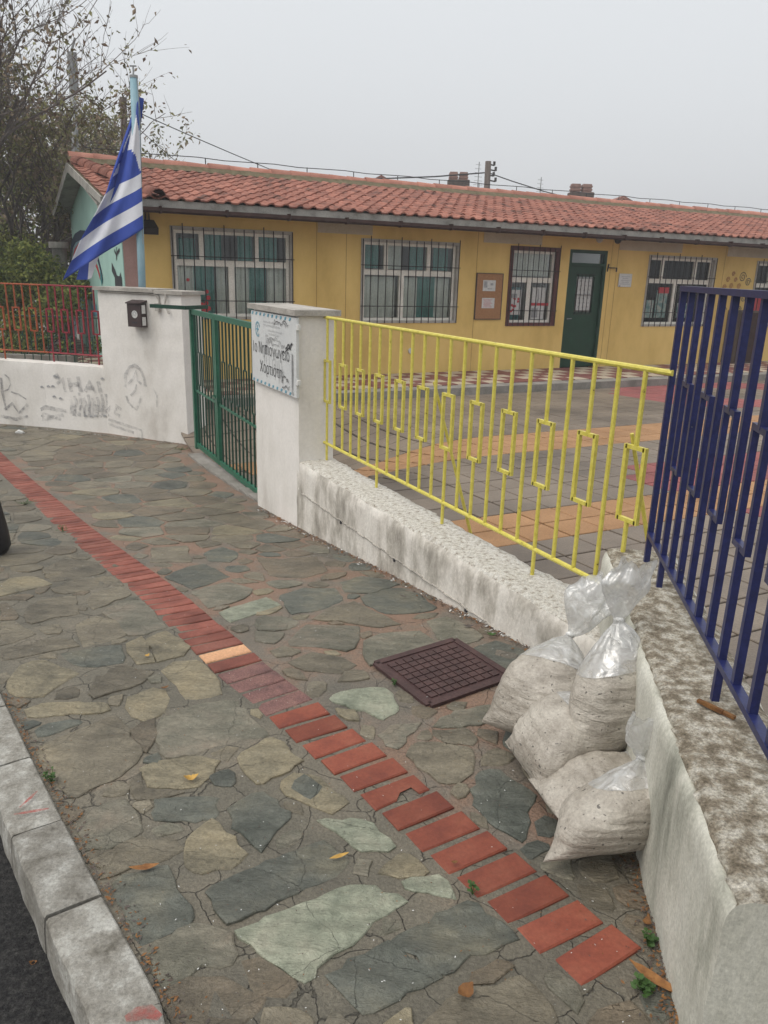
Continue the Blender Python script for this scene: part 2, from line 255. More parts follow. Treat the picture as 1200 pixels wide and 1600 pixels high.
def filmmat():
    m = bpy.data.materials.new('clear_plastic_film'); m.use_nodes = True; t = m.node_tree; t.nodes.clear(); Lk = t.links.new
    o = N(t, 'ShaderNodeOutputMaterial'); mx = N(t, 'ShaderNodeMixShader'); tr = N(t, 'ShaderNodeBsdfTransparent'); mx2 = N(t, 'ShaderNodeMixShader')
    df = N(t, 'ShaderNodeBsdfDiffuse'); df.inputs[0].default_value = (.80, .80, .78, 1); gl = N(t, 'ShaderNodeBsdfGlossy'); gl.inputs['Roughness'].default_value = .22; gl.inputs[0].default_value = (.9, .9, .9, 1)
    tl = N(t, 'ShaderNodeBsdfTranslucent'); tl.inputs[0].default_value = (.6, .6, .58, 1); mx3 = N(t, 'ShaderNodeMixShader'); mx3.inputs[0].default_value = .45
    g = N(t, 'ShaderNodeNewGeometry'); n = N(t, 'ShaderNodeTexNoise'); n.inputs['Scale'].default_value = 22; n.inputs['Detail'].default_value = 5; n.inputs['Distortion'].default_value = 1.2; Lk(g.outputs['Position'], n.inputs['Vector'])
    b = N(t, 'ShaderNodeBump'); b.inputs['Strength'].default_value = .9; b.inputs['Distance'].default_value = .012; Lk(n.outputs['Fac'], b.inputs['Height'])
    for q in (df, gl, tl): Lk(b.outputs[0], q.inputs['Normal'])
    mr = N(t, 'ShaderNodeMapRange'); mr.inputs[1].default_value = .35; mr.inputs[2].default_value = .68; mr.inputs[3].default_value = .42; mr.inputs[4].default_value = .80; Lk(n.outputs['Fac'], mr.inputs[0])
    Lk(mr.outputs[0], mx.inputs[0]); Lk(tr.outputs[0], mx.inputs[1]); Lk(df.outputs[0], mx3.inputs[1]); Lk(tl.outputs[0], mx3.inputs[2])
    mx2.inputs[0].default_value = .28; Lk(mx3.outputs[0], mx2.inputs[1]); Lk(gl.outputs[0], mx2.inputs[2]); Lk(mx2.outputs[0], mx.inputs[2]); Lk(mx.outputs[0], o.inputs[0]); return m
M['film'] = filmmat()
def sandmat():
    m = mat('bagged_sand', [(.27,.24,.198), (.37,.335,.285), (.47,.435,.375)], .6, 9, .8, 130, .004, fine=.22, fscale=120, spec=.45)
    t = m.node_tree; p = t.nodes['Principled BSDF']; Lk = t.links.new    # wrinkled film pressed on the sand, dark grit
    g = N(t, 'ShaderNodeNewGeometry'); mp = N(t, 'ShaderNodeMapping'); mp.inputs['Scale'].default_value = (1, 1, 3.2); mp.inputs['Rotation'].default_value = (.2, .35, 0); Lk(g.outputs['Position'], mp.inputs[0])
    n = N(t, 'ShaderNodeTexNoise'); n.inputs['Scale'].default_value = 16; n.inputs['Detail'].default_value = 4; n.inputs['Distortion'].default_value = 1.5; Lk(mp.outputs[0], n.inputs['Vector'])
    b = N(t, 'ShaderNodeBump'); b.inputs['Strength'].default_value = .55; b.inputs['Distance'].default_value = .013; Lk(n.outputs['Fac'], b.inputs['Height'])
    ob = [l for l in t.links if l.to_socket == p.inputs['Normal']][0].from_node; Lk(ob.outputs[0], b.inputs['Normal']); Lk(b.outputs[0], p.inputs['Normal'])
    vo = N(t, 'ShaderNodeTexNoise'); vo.inputs['Scale'].default_value = 75; vo.inputs['Detail'].default_value = 1; Lk(g.outputs['Position'], vo.inputs['Vector'])
    mr = N(t, 'ShaderNodeMapRange'); mr.inputs[1].default_value = .27; mr.inputs[2].default_value = .31; mr.inputs[3].default_value = .3; mr.inputs[4].default_value = 1; Lk(vo.outputs['Fac'], mr.inputs[0])
    oc = [l for l in t.links if l.to_socket == p.inputs['Base Color']][0].from_socket
    mx = N(t, 'ShaderNodeMix', data_type='RGBA', blend_type='MULTIPLY'); mx.inputs[0].default_value = 1; Lk(oc, mx.inputs[6]); Lk(mr.outputs[0], mx.inputs[7]); Lk(mx.outputs[2], p.inputs['Base Color'])
    p.inputs['Coat Weight'].default_value = .35; p.inputs['Coat Roughness'].default_value = .3
    return m
M['sand'] = sandmat()

def spray(name, c, lo, hi):
    m = bpy.data.materials.new(name); m.use_nodes = True; t = m.node_tree; t.nodes.clear(); Lk = t.links.new
    o = N(t, 'ShaderNodeOutputMaterial'); mx = N(t, 'ShaderNodeMixShader'); tr = N(t, 'ShaderNodeBsdfTransparent'); df = N(t, 'ShaderNodeBsdfDiffuse'); df.inputs[0].default_value = (*c, 1)
    g = N(t, 'ShaderNodeNewGeometry'); n = N(t, 'ShaderNodeTexNoise'); n.inputs['Scale'].default_value = 13; n.inputs['Detail'].default_value = 7; n.inputs['Roughness'].default_value = .75; Lk(g.outputs['Position'], n.inputs['Vector'])
    mr = N(t, 'ShaderNodeMapRange'); mr.inputs[1].default_value = .38; mr.inputs[2].default_value = .62; mr.inputs[3].default_value = lo; mr.inputs[4].default_value = hi; Lk(n.outputs['Fac'], mr.inputs[0])
    Lk(mr.outputs[0], mx.inputs[0]); Lk(tr.outputs[0], mx.inputs[1]); Lk(df.outputs[0], mx.inputs[2]); Lk(mx.outputs[0], o.inputs[0]); return m
M['ink_pale'] = spray('covered_spray', (.22, .225, .24), .02, .42); M['ink_mid'] = spray('half_covered_spray', (.16, .165, .18), .08, .6)
# ------------------------------------------------------------------ frames of the place
BD = np.array([.892, .452, 0]); BD /= np.linalg.norm(BD); BN = np.array([-BD[1], BD[0], 0]); BO = np.array([3.373, 15.37, -.2]); BROT = math.atan2(BD[1], BD[0])
WD = np.array([.467, -.884, 0]); WD /= np.linalg.norm(WD); WN = np.array([-WD[1], WD[0], 0]); WO = np.array([-.559, 5.345, 0]); WROT = math.atan2(WD[1], WD[0])
YD = np.array([.142, .99, 0]); YD /= np.linalg.norm(YD)         # blue wall line, away from camera
def bxy(s, d): p = BO+BD*s+BN*d; return p[0], p[1]
def fpt(x, y, d=0.): p = onpl(x, y, BN, BO+BN*d)-BO; return float(p@BD), float(p[2])
def wxy(x, y): p = WO+WD*x+WN*y; return p[0], p[1]

# ------------------------------------------------------------------ ground sheets
KERB = [(.62,-3.), (.30,-.9), (-.1,.4), (-.402,1.182), (-.519,1.331), (-.667,1.524), (-.878,1.805), (-1.126,2.132), (-1.4,2.503), (-2.45,3.95), (-3.6,5.8), (-5.3,8.2), (-8,11), (-14,15)]
KERBL = [(p[0]-.20, p[1]-.05) for p in KERB]
def kx(y): return float(np.interp(y, [k[1] for k in KERB], [k[0] for k in KERB]))
def grid(xs, ys, zf, name, m, smooth=True):
    V = [(x, y, zf(x, y)) for y in ys for x in xs]; nx = len(xs)
    b = MB(); b.add(V, [(j*nx+i, j*nx+i+1, (j+1)*nx+i+1, (j+1)*nx+i) for j in range(len(ys)-1) for i in range(nx-1)]); return b.build(name, m, smooth=smooth)
o = grid(list(np.linspace(-120, 120, 9)), list(np.linspace(-55, 145, 9)), lambda x, y: -1.1, 'ground', M['mortar'], False); tag(o, kind='structure')
# road
b = MB(); ys = [-6, -3, -2, -1, 0, .6, 1.2, 1.8, 2.4, 3, 3.6, 4.3, 5.4, 6.3, 7, 8, 9.4, 12, 20]
for y in ys: b.v += [(kx(y)-7, y, gz(0, y)-.13), (kx(y)-.12, y, gz(0, y)-.10)]
b.f = [(2*i, 2*i+1, 2*i+3, 2*i+2) for i in range(len(ys)-1)]; b.m = [0]*len(b.f); tag(b.build('road', M['asphalt']), kind='structure')
# sidewalk bed
b = MB(); ys = list(np.arange(-3, 13, .07)); nx = 70
for y in ys:
    x0 = kx(y)-.02; x1 = max(1.6, x0+3) if y > 1.4 else 3.2
    for i in range(nx):
        x = x0+(x1-x0)*i/(nx-1); b.v.append((x, y, gz(x, y)-.0025+.006*noise.noise(Vector((x*5, y*5, 0)))))
b.f = [(j*nx+i, j*nx+i+1, (j+1)*nx+i+1, (j+1)*nx+i) for j in range(len(ys)-1) for i in range(nx-1)]; BANDX = sorted([(-4.13, 8.0), (-3.5, 7.2), (-2.46, 5.6), (-1.93, 4.8), (-1.37, 4.0), (-.89, 3.25), (-.62, 2.85), (-.45, 2.62), (-.19, 2.32), (-.05, 2.13), (.07, 1.99), (.18, 1.86), (.26, 1.75), (.35, 1.66), (.43, 1.56), (.50, 1.47), (.56, 1.355)], key=lambda p: p[1])
b.m = [1 if b.v[f[0]][0] > float(np.interp(b.v[f[0]][1], [p[1] for p in BANDX], [p[0] for p in BANDX])) and b.v[f[0]][1] > 1.75 else 0 for f in b.f]
sidewalk = tag(b.build('sidewalk', [M['mortar'], M['mortar_terra']], smooth=True), kind='structure')
# kerb stones
kerb = empty('kerb', (0, 0, 0), kind='structure')
def polyline_pts(P, cuts):
    P = [np.array(p, float) for p in P]; L = [0]
    for i in range(1, len(P)): L.append(L[-1]+np.linalg.norm(P[i]-P[i-1]))
    return [np.array([np.interp(c, L, [p[0] for p in P]), np.interp(c, L, [p[1] for p in P])]) for c in cuts], L[-1]
cuts = [0]; _, LT = polyline_pts(KERB, [0])
_, L3 = polyline_pts(KERB[:4], [0])
# joints as seen: spacing about .33 m near the camera
c = L3-.42-.36*12
while c < LT-.5: cuts.append(c); c += .36+.03*random.random()
KP, _ = polyline_pts(KERB, cuts)
for i in range(1, len(KP)-1):
    a, c2 = KP[i], KP[i+1]; d = (c2-a)/np.linalg.norm(c2-a); n = np.array([-d[1], d[0]]); a = a+d*.004; c2 = c2-d*.004
    b = MB(); nu, nv = 34, 6; top = .012+.006*random.random(); W = .135
    prof = [(0, -.12), (0, -.004), (.004, 0), (W*.25, .001), (W*.5, .001), (W*.75, .001), (W-.008, 0), (W-.002, -.007), (W+.002, -.04), (W+.004, -.08), (W+.006, -.14)]
    for u in range(nu+1):
        for w_, h in prof:
            p = a+(c2-a)*u/nu+n*(w_+.0)
            dz = .0015*noise.noise(Vector((p[0]*9, p[1]*9, h*8)))+.0025*noise.noise(Vector((p[0]*55, p[1]*55, 1)))-(.006 if w_ > W-.012 else 0)*max(0, noise.noise(Vector((p[0]*30, p[1]*30, 9))))
            ww = .004*noise.noise(Vector((p[0]*12, p[1]*12, 5)))*(1 if w_ > .1 else .3)
            e_ = -.004 if u in (0, nu) else 0
            b.v.append((p[0]+n[0]*ww, p[1]+n[1]*ww, gz(*p)+top+h+dz*(1 if h > -.1 else 0)+e_))
    k = len(prof)
    for u in range(nu):
        for q in range(k-1): b.f.append((u*k+q, u*k+q+1, (u+1)*k+q+1, (u+1)*k+q))
    b.f.append(tuple(range(k))[::-1]); b.f.append(tuple(nu*k+q for q in range(k))); b.m = [0]*len(b.f)
    o = b.build('kerb_stone', M['kerb'], kerb, smooth=True); o.data.set_sharp_from_angle(angle=R(32)) if hasattr(o.data, 'set_sharp_from_angle') else None
def ground_ribbon(pxs, wd, name, m, h, label=None, parent=None):
    P = [gp(*q) for q in pxs]; b = MB(); k = len(P); L = []
    for i, p in enumerate(P):
        d = P[min(i+1, k-1)]-P[max(i-1, 0)]; d /= np.linalg.norm(d); n = np.array([-d[1], d[0], 0]); ww = wd*(.5+.5*math.sin(math.pi*(i+.5)/k))*random.uniform(.8, 1.2)
        L += [p+n*ww/2+[0, 0, h], p-n*ww/2+[0, 0, h]]
    b.add(L, [(2*i, 2*i+1, 2*i+3, 2*i+2) for i in range(k-1)]); o = b.build(name, m, parent)
    return o

RS = spray('red_smear', (.34, .07, .06), .05, .75)
def kerb_smear(pxs, wd):
    P = [atz(x, y, gz(*gp(x, y)[:2])+.024) for x, y in pxs]; b = MB(); L = []
    for i, p in enumerate(P):
        d = P[min(i+1, len(P)-1)]-P[max(i-1, 0)]; d /= np.linalg.norm(d); n = np.array([-d[1], d[0], 0])*wd/2*math.sin(math.pi*(i+.6)/(len(P)+.2)); L += [p+n, p-n]
    b.add(L, [(2*i, 2*i+1, 2*i+3, 2*i+2) for i in range(len(P)-1)]); b.build('red_smear', RS, kerb)
kerb_smear([(22,1272),(42,1269),(60,1266),(76,1263)], .012); kerb_smear([(30,1262),(48,1246),(58,1236)], .010); kerb_smear([(196,1592),(214,1584),(232,1580),(250,1590)], .035)
# ------------------------------------------------------------------ brick band
SL = [(-3.85,7.422),(-2.178,4.943),(-1.693,4.236),(-1.268,3.683),(-.842,3.007),(-.642,2.722),(-.443,2.445),(-.284,2.288),(-.139,2.096),(.026,1.907),(.126,1.755),(.221,1.643),(.295,1.545),(.365,1.45),(.423,1.365),(.478,1.297)]
SR = [(-4.408,8.557),(-3.509,7.374),(-2.748,6.308),(-2.165,5.363),(-1.481,4.342),(-.938,3.497),(-.62,2.975),(-.466,2.79),(-.101,2.358),(.035,2.174),(.106,2.074),(.24,1.955),(.304,1.852),(.365,1.765),(.429,1.676),(.499,1.572),(.565,1.488),(.638,1.414)]
def res(P, k): _, L = polyline_pts(P, [0]); return polyline_pts(P, [L*i/(k-1) for i in range(k)])[0]
# pair right-hand points with the nearest point on the left-hand line -> centre line
LL = np.array(res(SL, 400)); RR = np.array(res(SR, 60))
CEN = []
for p in RR:
    q = LL[np.argmin(((LL-p)**2).sum(1))]
    if np.linalg.norm(q-p) < .36: CEN.append((p+q)/2)
CEN = CEN[::-1]      # near -> far
K = np.ones(5)/5; CEN = np.array(CEN); CS = CEN.copy()
for j in (0, 1): CS[2:-2, j] = np.convolve(CEN[:, j], K, 'valid')
_, CL = polyline_pts(CS, [0])
far_dir = (CS[-1]-CS[-6]); far_dir /= np.linalg.norm(far_dir); CS = np.vstack([CS, CS[-1]+far_dir*2.2])
_, CL = polyline_pts(CS, [0])
def brick_mesh(w_, l, h=.045, notch=False):
    b = MB(); c = .004
    if notch: P = [(-l/2, -w_/2), (-l*.1, -w_*.42), (l*.02, -w_*.1), (l*.28, -w_*.05), (l*.3, -w_/2), (l/2, -w_/2), (l/2, w_/2), (-l/2, w_/2)]
    else: P = [(-l/2, -w_/2), (l/2, -w_/2), (l/2, w_/2), (-l/2, w_/2)]
    n = len(P); cx = sum(p[0] for p in P)/n; cy = sum(p[1] for p in P)/n
    ins = [(x-math.copysign(c, x-cx), y-math.copysign(c, y-cy)) for x, y in P]
    b.add([(x, y, 0) for x, y in ins]+[(x, y, -c) for x, y in P]+[(x, y, -h) for x, y in P],
          [tuple(range(n))]+[(n+i, n+(i+1) % n, (i+1) % n, i) for i in range(n)]+[(2*n+i, 2*n+(i+1) % n, n+(i+1) % n, n+i) for i in range(n)])
    return b.mesh('brick', M['brick'])
BM = brick_mesh(.0885, .198); BMN = brick_mesh(.0885, .198, notch=True)
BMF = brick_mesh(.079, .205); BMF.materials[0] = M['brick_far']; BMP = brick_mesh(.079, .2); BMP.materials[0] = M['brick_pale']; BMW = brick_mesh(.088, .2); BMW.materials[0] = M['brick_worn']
s = .055; i = 0; brick_sites = []
while s < CL-.05:
    (p, p2), _ = polyline_pts(CS, [s, s+.06]); d = (p2-p)/np.linalg.norm(p2-p)
    pxy = (p[0], p[1])
    if i < 13: me, pitch = (BMN if i == 7 else BM), .1085
    elif i < 17: me, pitch = BMW, .096
    elif i == 18: me, pitch = BMP, .092
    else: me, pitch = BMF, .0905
    rz = math.atan2(d[1], d[0])-math.pi/2
    sk = -.10 if i < 13 else -.02
    slope = (gz(0, p[1]+.1)-gz(0, p[1]-.1))/.2
    o = link('brick', me, sidewalk, (p[0], p[1], gz(*p)+.004+(-.002 if i in range(13, 17) else 0)+random.uniform(-.0015, .002)), (math.atan(slope)+random.uniform(-.012, .012), random.uniform(-.012, .012), rz+sk+random.uniform(-.018, .018)))
    if i == 18: o['label'] = 'pale orange brick'
    if i == 7: o['label'] = 'red brick with a broken edge'
    brick_sites.append(p); s += pitch; i += 1
NBR = i
# dusty mortar bed under the bricks, a touch lighter
# ------------------------------------------------------------------ crazy paving
C5, C6, C4, C3 = (0, 1060), (400, 1100), (400, 780), (0, 680)
ST = [
(C5,'st_beige',[(105,130),(160,105),(290,100),(440,105),(465,130),(430,145),(300,152),(150,165),(110,160)]),
(C5,'st_slate',[(135,220),(200,188),(330,172),(350,180),(250,222),(145,250)]),
(C5,'st_gray',[(165,280),(300,225),(480,150),(500,175),(545,240),(600,310),(560,350),(500,405),(290,495),(240,420),(190,360)]),
(C5,'st_beige',[(525,95),(560,65),(640,35),(690,50),(715,100),(690,140),(600,178),(550,160),(520,120)]),
(C5,'st_green',[(655,190),(700,150),(820,110),(970,90),(1050,165),(1115,235),(1000,260),(900,290),(690,330),(660,280)]),
(C5,'st_brown',[(555,195),(645,165),(650,200),(645,250),(610,315),(550,235)]),
(C5,'st_beige',[(590,375),(700,335),(850,322),(915,345),(860,430),(790,462),(700,458),(610,452)]),
(C5,'st_gray',[(548,470),(560,410),(588,385),(608,458),(760,474),(700,495),(575,500)]),
(C5,'st_beige',[(985,330),(1067,275),(1137,242),(1257,342),(1167,400),(1067,443),(1040,410)]),
(C5,'st_slate',[(935,540),(1000,508),(1097,472),(1222,582),(1127,667),(1087,712),(1010,640)]),
(C5,'st_slate',[(630,560),(650,502),(880,485),(905,500),(890,590),(640,595)]),
(C5,'st_green',[(325,610),(385,550),(500,500),(560,560),(595,640),(500,690),(400,720),(350,680)]),
(C5,'st_gray',[(430,780),(490,700),(590,655),(640,670),(740,668),(775,710),(740,735),(560,785),(425,830)]),
(C5,'st_beige',[(765,745),(800,650),(885,590),(1000,690),(1050,730),(1010,770),(900,800),(800,810)]),
(C5,'st_slate',[(465,850),(580,805),(700,775),(740,880),(810,990),(790,1035),(700,1060),(590,1110),(540,1030)]),
(C5,'st_slate',[(860,890),(950,840),(1150,750),(1347,672),(1462,757),(1407,827),(1197,907),(1067,977),(945,1025)]),
(C6,'st_pale',[(-90,945),(0,910),(150,850),(290,790),(440,745),(500,755),(520,790),(600,785),(612,830),(500,910),(440,950),(400,1000),(330,1050),(250,1110),(245,1150),(200,1172),(20,1030)]),
(C5,'st_green',[(605,1120),(700,1065),(860,1010),(930,1030),(1000,1150),(960,1190),(850,1210),(680,1290),(615,1180)]),
(C5,'st_brown',[(660,1290),(860,1240),(990,1285),(1110,1330),(1050,1420),(900,1500),(740,1520)]),
(C5,'st_gray',[(148,300),(172,290),(212,380),(185,395)]),
(C5,'st_brown',[(230,560),(300,520),(345,550),(320,580),(270,610)]),
(C5,'st_gray',[(345,738),(400,722),(495,708),(478,750),(420,800),(375,765)]),
(C6,'st_brown',[(-60,1070),(15,1050),(110,1120),(190,1180),(130,1230),(60,1220),(-40,1190)]),
(C6,'st_pale',[(245,480),(350,475),(440,482),(520,530),(570,590),(560,620),(490,610),(440,620),(370,570),(330,530)]),
(C6,'st_beige',[(105,320),(160,290),(230,290),(290,340),(395,410),(310,450),(240,430),(130,380)]),
(C6,'st_beige',[(500,690),(600,625),(640,625),(730,700),(640,715),(500,705)]),
(C6,'st_pale',[(610,740),(760,712),(800,740),(835,815),(790,820),(620,770)]),
(C6,'st_slate',[(560,990),(720,905),(880,820),(960,870),(1060,950),(1080,980),(900,1050),(790,1130),(660,1050)]),
(C6,'st_slate',[(300,1130),(550,992),(640,1050),(780,1135),(640,1200),(440,1300),(360,1200)]),
(C6,'st_brown',[(890,1160),(900,1115),(1000,1070),(1065,1065),(1075,1090),(990,1155)]),
(C6,'st_gray',[(690,1350),(830,1190),(1000,1172),(1110,1120),(1160,1180),(1240,1250),(1260,1400),(900,1480)]),
(C6,'st_green',[(-420,1380),(-300,1340),(-160,1400),(-100,1500),(-380,1500)]),
(C6,'st_gray',[(30,1260),(170,1270),(260,1320),(230,1420),(40,1440)]),
(C6,'st_green',[(510,130),(560,95),(690,80),(640,140),(590,192),(545,170)]),
(C6,'st_gray',[(630,195),(680,165),(760,160),(910,190),(890,310),(800,340),(720,300),(650,240)]),
(C6,'st_slate',[(905,330),(935,285),(1020,270),(1160,380),(1150,430),(1110,580),(1000,510),(900,420)]),
(C6,'st_green',[(735,95),(800,40),(980,0),(1010,70),(830,100)]),
(C6,'st_gray',[(740,110),(830,106),(900,104),(925,160),(860,172),(760,152)]),
(C4,'st_pale',[(300,830),(350,800),(440,790),(540,785),(570,830),(595,880),(530,920),(450,880),(370,860)]),
(C4,'st_green',[(445,590),(520,560),(680,550),(770,610),(560,670),(480,690),(445,640)]),
(C4,'st_green',[(130,590),(210,520),(430,530),(420,600),(380,635),(250,615),(150,610)]),
(C4,'st_gray',[(130,680),(230,638),(360,660),(420,690),(350,725),(200,715)]),
(C4,'st_gray',[(230,500),(300,460),(410,425),(600,520),(520,535),(350,510)]),
(C4,'st_slate',[(100,400),(200,370),(330,370),(370,420),(270,460),(150,480),(110,430)]),
(C4,'st_slate',[(440,410),(520,370),(640,370),(760,450),(700,470),(540,480),(460,440)]),
(C4,'st_green',[(710,510),(790,490),(870,520),(950,575),(850,612),(760,580)]),
(C4,'st_slate',[(895,620),(1000,590),(1150,640),(1050,730),(960,690)]),
(C4,'st_beige',[(0,430),(60,410),(105,450),(50,480),(0,485)]),
(C4,'st_green',[(0,500),(100,488),(185,510),(130,545),(0,540)]),
(C4,'st_green',[(0,552),(125,557),(80,605),(0,590)]),
(C4,'st_slate',[(350,345),(440,320),(560,340),(600,355),(480,390),(370,385)]),
(C4,'st_brown',[(0,240),(100,250),(250,240),(300,300),(200,330),(60,320)]),
(C3,'st_beige',[(20,1050),(80,960),(190,935),(320,995),(260,1030),(180,1085),(60,1090)]),
(C3,'st_gray',[(370,1075),(375,1040),(430,970),(520,955),(640,985),(600,1030),(470,1070),(390,1098)]),
(C3,'st_beige',[(670,980),(720,940),(820,935),(900,1000),(930,1080),(820,1105),(770,1105),(740,1040)]),
(C3,'st_beige',[(520,865),(590,840),(620,880),(645,945),(570,955),(545,900)]),
(C3,'st_beige',[(612,850),(690,812),(790,880),(760,915),(655,945),(630,890)]),
(C3,'st_gray',[(315,790),(400,755),(490,775),(525,830),(440,868),(345,885),(320,830)]),
(C3,'st_green',[(425,745),(500,695),(590,690),(640,740),(695,800),(600,828),(535,835),(500,780)]),
(C3,'st_slate',[(255,910),(400,880),(510,873),(515,950),(400,962),(300,955)]),
(C3,'st_gray',[(130,870),(200,850),(300,850),(330,880),(200,902),(0,940),(0,890)]),
(C3,'st_gray',[(105,760),(120,710),(210,680),(320,670),(325,745),(230,760),(130,788)]),
(C3,'st_gray',[(0,780),(60,775),(150,830),(60,860),(0,878)]),
(C3,'st_gray',[(360,700),(380,660),(500,630),(555,660),(480,690),(390,725)]),
(C3,'st_beige',[(0,620),(60,590),(140,585),(210,620),(90,650),(0,670)]),
(C3,'st_gray',[(220,640),(300,602),(460,585),(500,610),(400,640),(270,662)]),
(C3,'st_gray',[(180,560),(260,520),(400,530),(440,570),(330,595),(220,610),(190,590)]),
(C3,'st_brown',[(0,700),(20,692),(75,740),(70,768),(0,772)]),
(C3,'st_green',[(800,650),(950,610),(1060,640),(1000,690),(870,720)]),
(C3,'st_pale',[(905,740),(1110,677),(1170,710),(960,782)]),
(C3,'st_green',[(1070,770),(1100,750),(1200,790),(1200,812),(1080,808)]),
(C3,'st_gray',[(625,530),(635,470),(780,460),(800,530)]),
(C3,'st_slate',[(690,590),(790,545),(850,535),(960,590),(800,640)]),
(C3,'st_slate',[(845,490),(930,465),(1000,495),(960,530),(870,525)]),
]
def inpoly(P, q):
    x, y = q; c = False; n = len(P)
    for i in range(n):
        x1, y1 = P[i]; x2, y2 = P[i-1]
        if (y1 > y) != (y2 > y) and x < (x2-x1)*(y-y1)/(y2-y1)+x1: c = not c
    return c
def area(P): return .5*sum(P[i-1][0]*P[i][1]-P[i][0]*P[i-1][1] for i in range(len(P)))
traced = []
for off, mk, pl in ST:
    P = [tuple(gp(off[0]+x/2.6667, off[1]+y/2.6667)[:2]) for x, y in pl]
    if area(P) < 0: P = P[::-1]
    c_ = np.mean(P, axis=0); P = [tuple(np.array(p)+(np.array(p)-c_)/np.linalg.norm(np.array(p)-c_)*.009) for p in P]
    traced.append((P, mk))
sites = []     # blocking sites
def boundary(P, step=.05):
    n = len(P); o = []
    for i in range(n):
        a = np.array(P[i]); c = np.array(P[(i+1) % n]); k = max(1, int(np.linalg.norm(c-a)/step))
        o += [a+(c-a)*j/k for j in range(k)]
    return o
for P, mk in traced:
    cen = np.mean(P, axis=0)
    for q in boundary(P): v = q-cen; L = np.linalg.norm(v); sites.append(q-v/L*min(.03, L*.5))
_, cl = polyline_pts(CS, [0])
for q in res(CS, int(cl/.05)): sites.append(q)
ss = np.array(res(CS, int(cl/.05))); dd = np.gradient(ss, axis=0); dd /= np.linalg.norm(dd, axis=1)[:, None]; nn_ = np.stack([-dd[:, 1], dd[:, 0]], 1)
for k in (-.075, .075): sites += list(ss+nn_*k)
MH = [gp(*q)[:2] for q in [(583,1040),(712,1008),(790,1062),(682,1103)]]
cen = np.mean(MH, axis=0); sites += [q-(q-cen)*.08 for q in boundary(MH, .04)]+[cen]
# walls as blockers
def wallline(pts, off): return [q+np.array(off)*1. for q in boundary(pts, .06)]
WB = [(.62, -.5), (.629, 1.1), (.749, 1.773), (.89, 2.6), (.70, 2.98), (-1.06, 6.27), (-2.40, 8.85), (-2.5, 9.45), (-3.116, 9.74), (-3.7, 10.0), (-4.58, 10.26), (-5.3, 10.42), (-9, 10.9)]
for i in range(len(WB)-1):
    a, c = np.array(WB[i]), np.array(WB[i+1]); d = (c-a)/np.linalg.norm(c-a); nrm = np.array([d[1], -d[0]])
    k = max(2, int(np.linalg.norm(c-a)/.06)); sites += [a+(c-a)*j/k+nrm*.03 for j in range(k)]
for q in res(KERB, 300): sites.append(q+np.array([-.015, -.005]))
sites = np.array(sites)
seeds = []
rng = random.Random(11)
def wallx(y):
    ys_ = [p[1] for p in WB]; xs_ = [p[0] for p in WB]
    if y < 2.6: return float(np.interp(y, [-.5, 1.1, 1.773, 2.6], [.62, .629, .749, .89]))
    return float(np.interp(y, [2.6, 2.98, 6.27, 8.85, 9.45, 10.0, 10.26, 10.9], [.89, .70, -1.06, -2.40, -2.5, -3.7, -4.58, -9]))
for _ in range(60000):
    y = rng.uniform(-1.0, 10.6); x0 = kx(y); x1 = wallx(y); x = rng.uniform(max(x0, -8), x1)
    if rng.random() > (x1-x0)/7.5: continue
    q = np.array([x, y]); rmin = .085+.05*noise.noise(Vector((x*2, y*2, 3))) if y < 2.5 else (.19+.08*noise.noise(Vector((x*2, y*2, 3))) if y < 5 else .27)
    if ((sites-q)**2).sum(1).min() < (.042+.012*rng.random())**2: continue
    if seeds and min((sx-x)**2+(sy-y)**2 for sx, sy in seeds) < rmin**2: continue
    if any(inpoly(P, q) for P, _ in traced if abs(P[0][0]-x) < .8 and abs(P[0][1]-y) < 1.2): continue
    seeds.append((x, y))
S = np.array(seeds); ALL = np.vstack([S, sites])
cells = []
for i, c in enumerate(S):
    d2 = ((ALL-c)**2).sum(1); idx = np.argsort(d2)[1:46]
    P = [np.array((c[0]+.5*math.cos(a), c[1]+.5*math.sin(a))) for a in np.linspace(0, 2*math.pi, 13)[:-1]]
    for j in idx:
        n = ALL[j]-c; L = np.linalg.norm(n)
        if L < 1e-6: continue
        n /= L; h = L/2-((.006 if c[1] < 3 else .010) if j < len(S) else .002)
        Q = []
        for a in range(len(P)):
            p, q = P[a], P[(a+1) % len(P)]; da, db = (p-c)@n-h, (q-c)@n-h
            if da <= 0: Q.append(p)
            if (da < 0) != (db < 0) and da != db: Q.append(p+(q-p)*da/(da-db))
        P = Q
        if len(P) < 3: break
    if len(P) >= 3 and abs(area(P)) > .0012:
        y = c[1]; r_ = rng.random()
        far = min(1, max(0, (y-3)/3))
        mk = 'st_gray' if r_ < .42 else 'st_green' if r_ < .6-.08*far else 'st_slate' if r_ < .75-.16*far else 'st_brown' if r_ < .90 else 'st_beige'
        cells.append(([tuple(p) for p in P], mk))
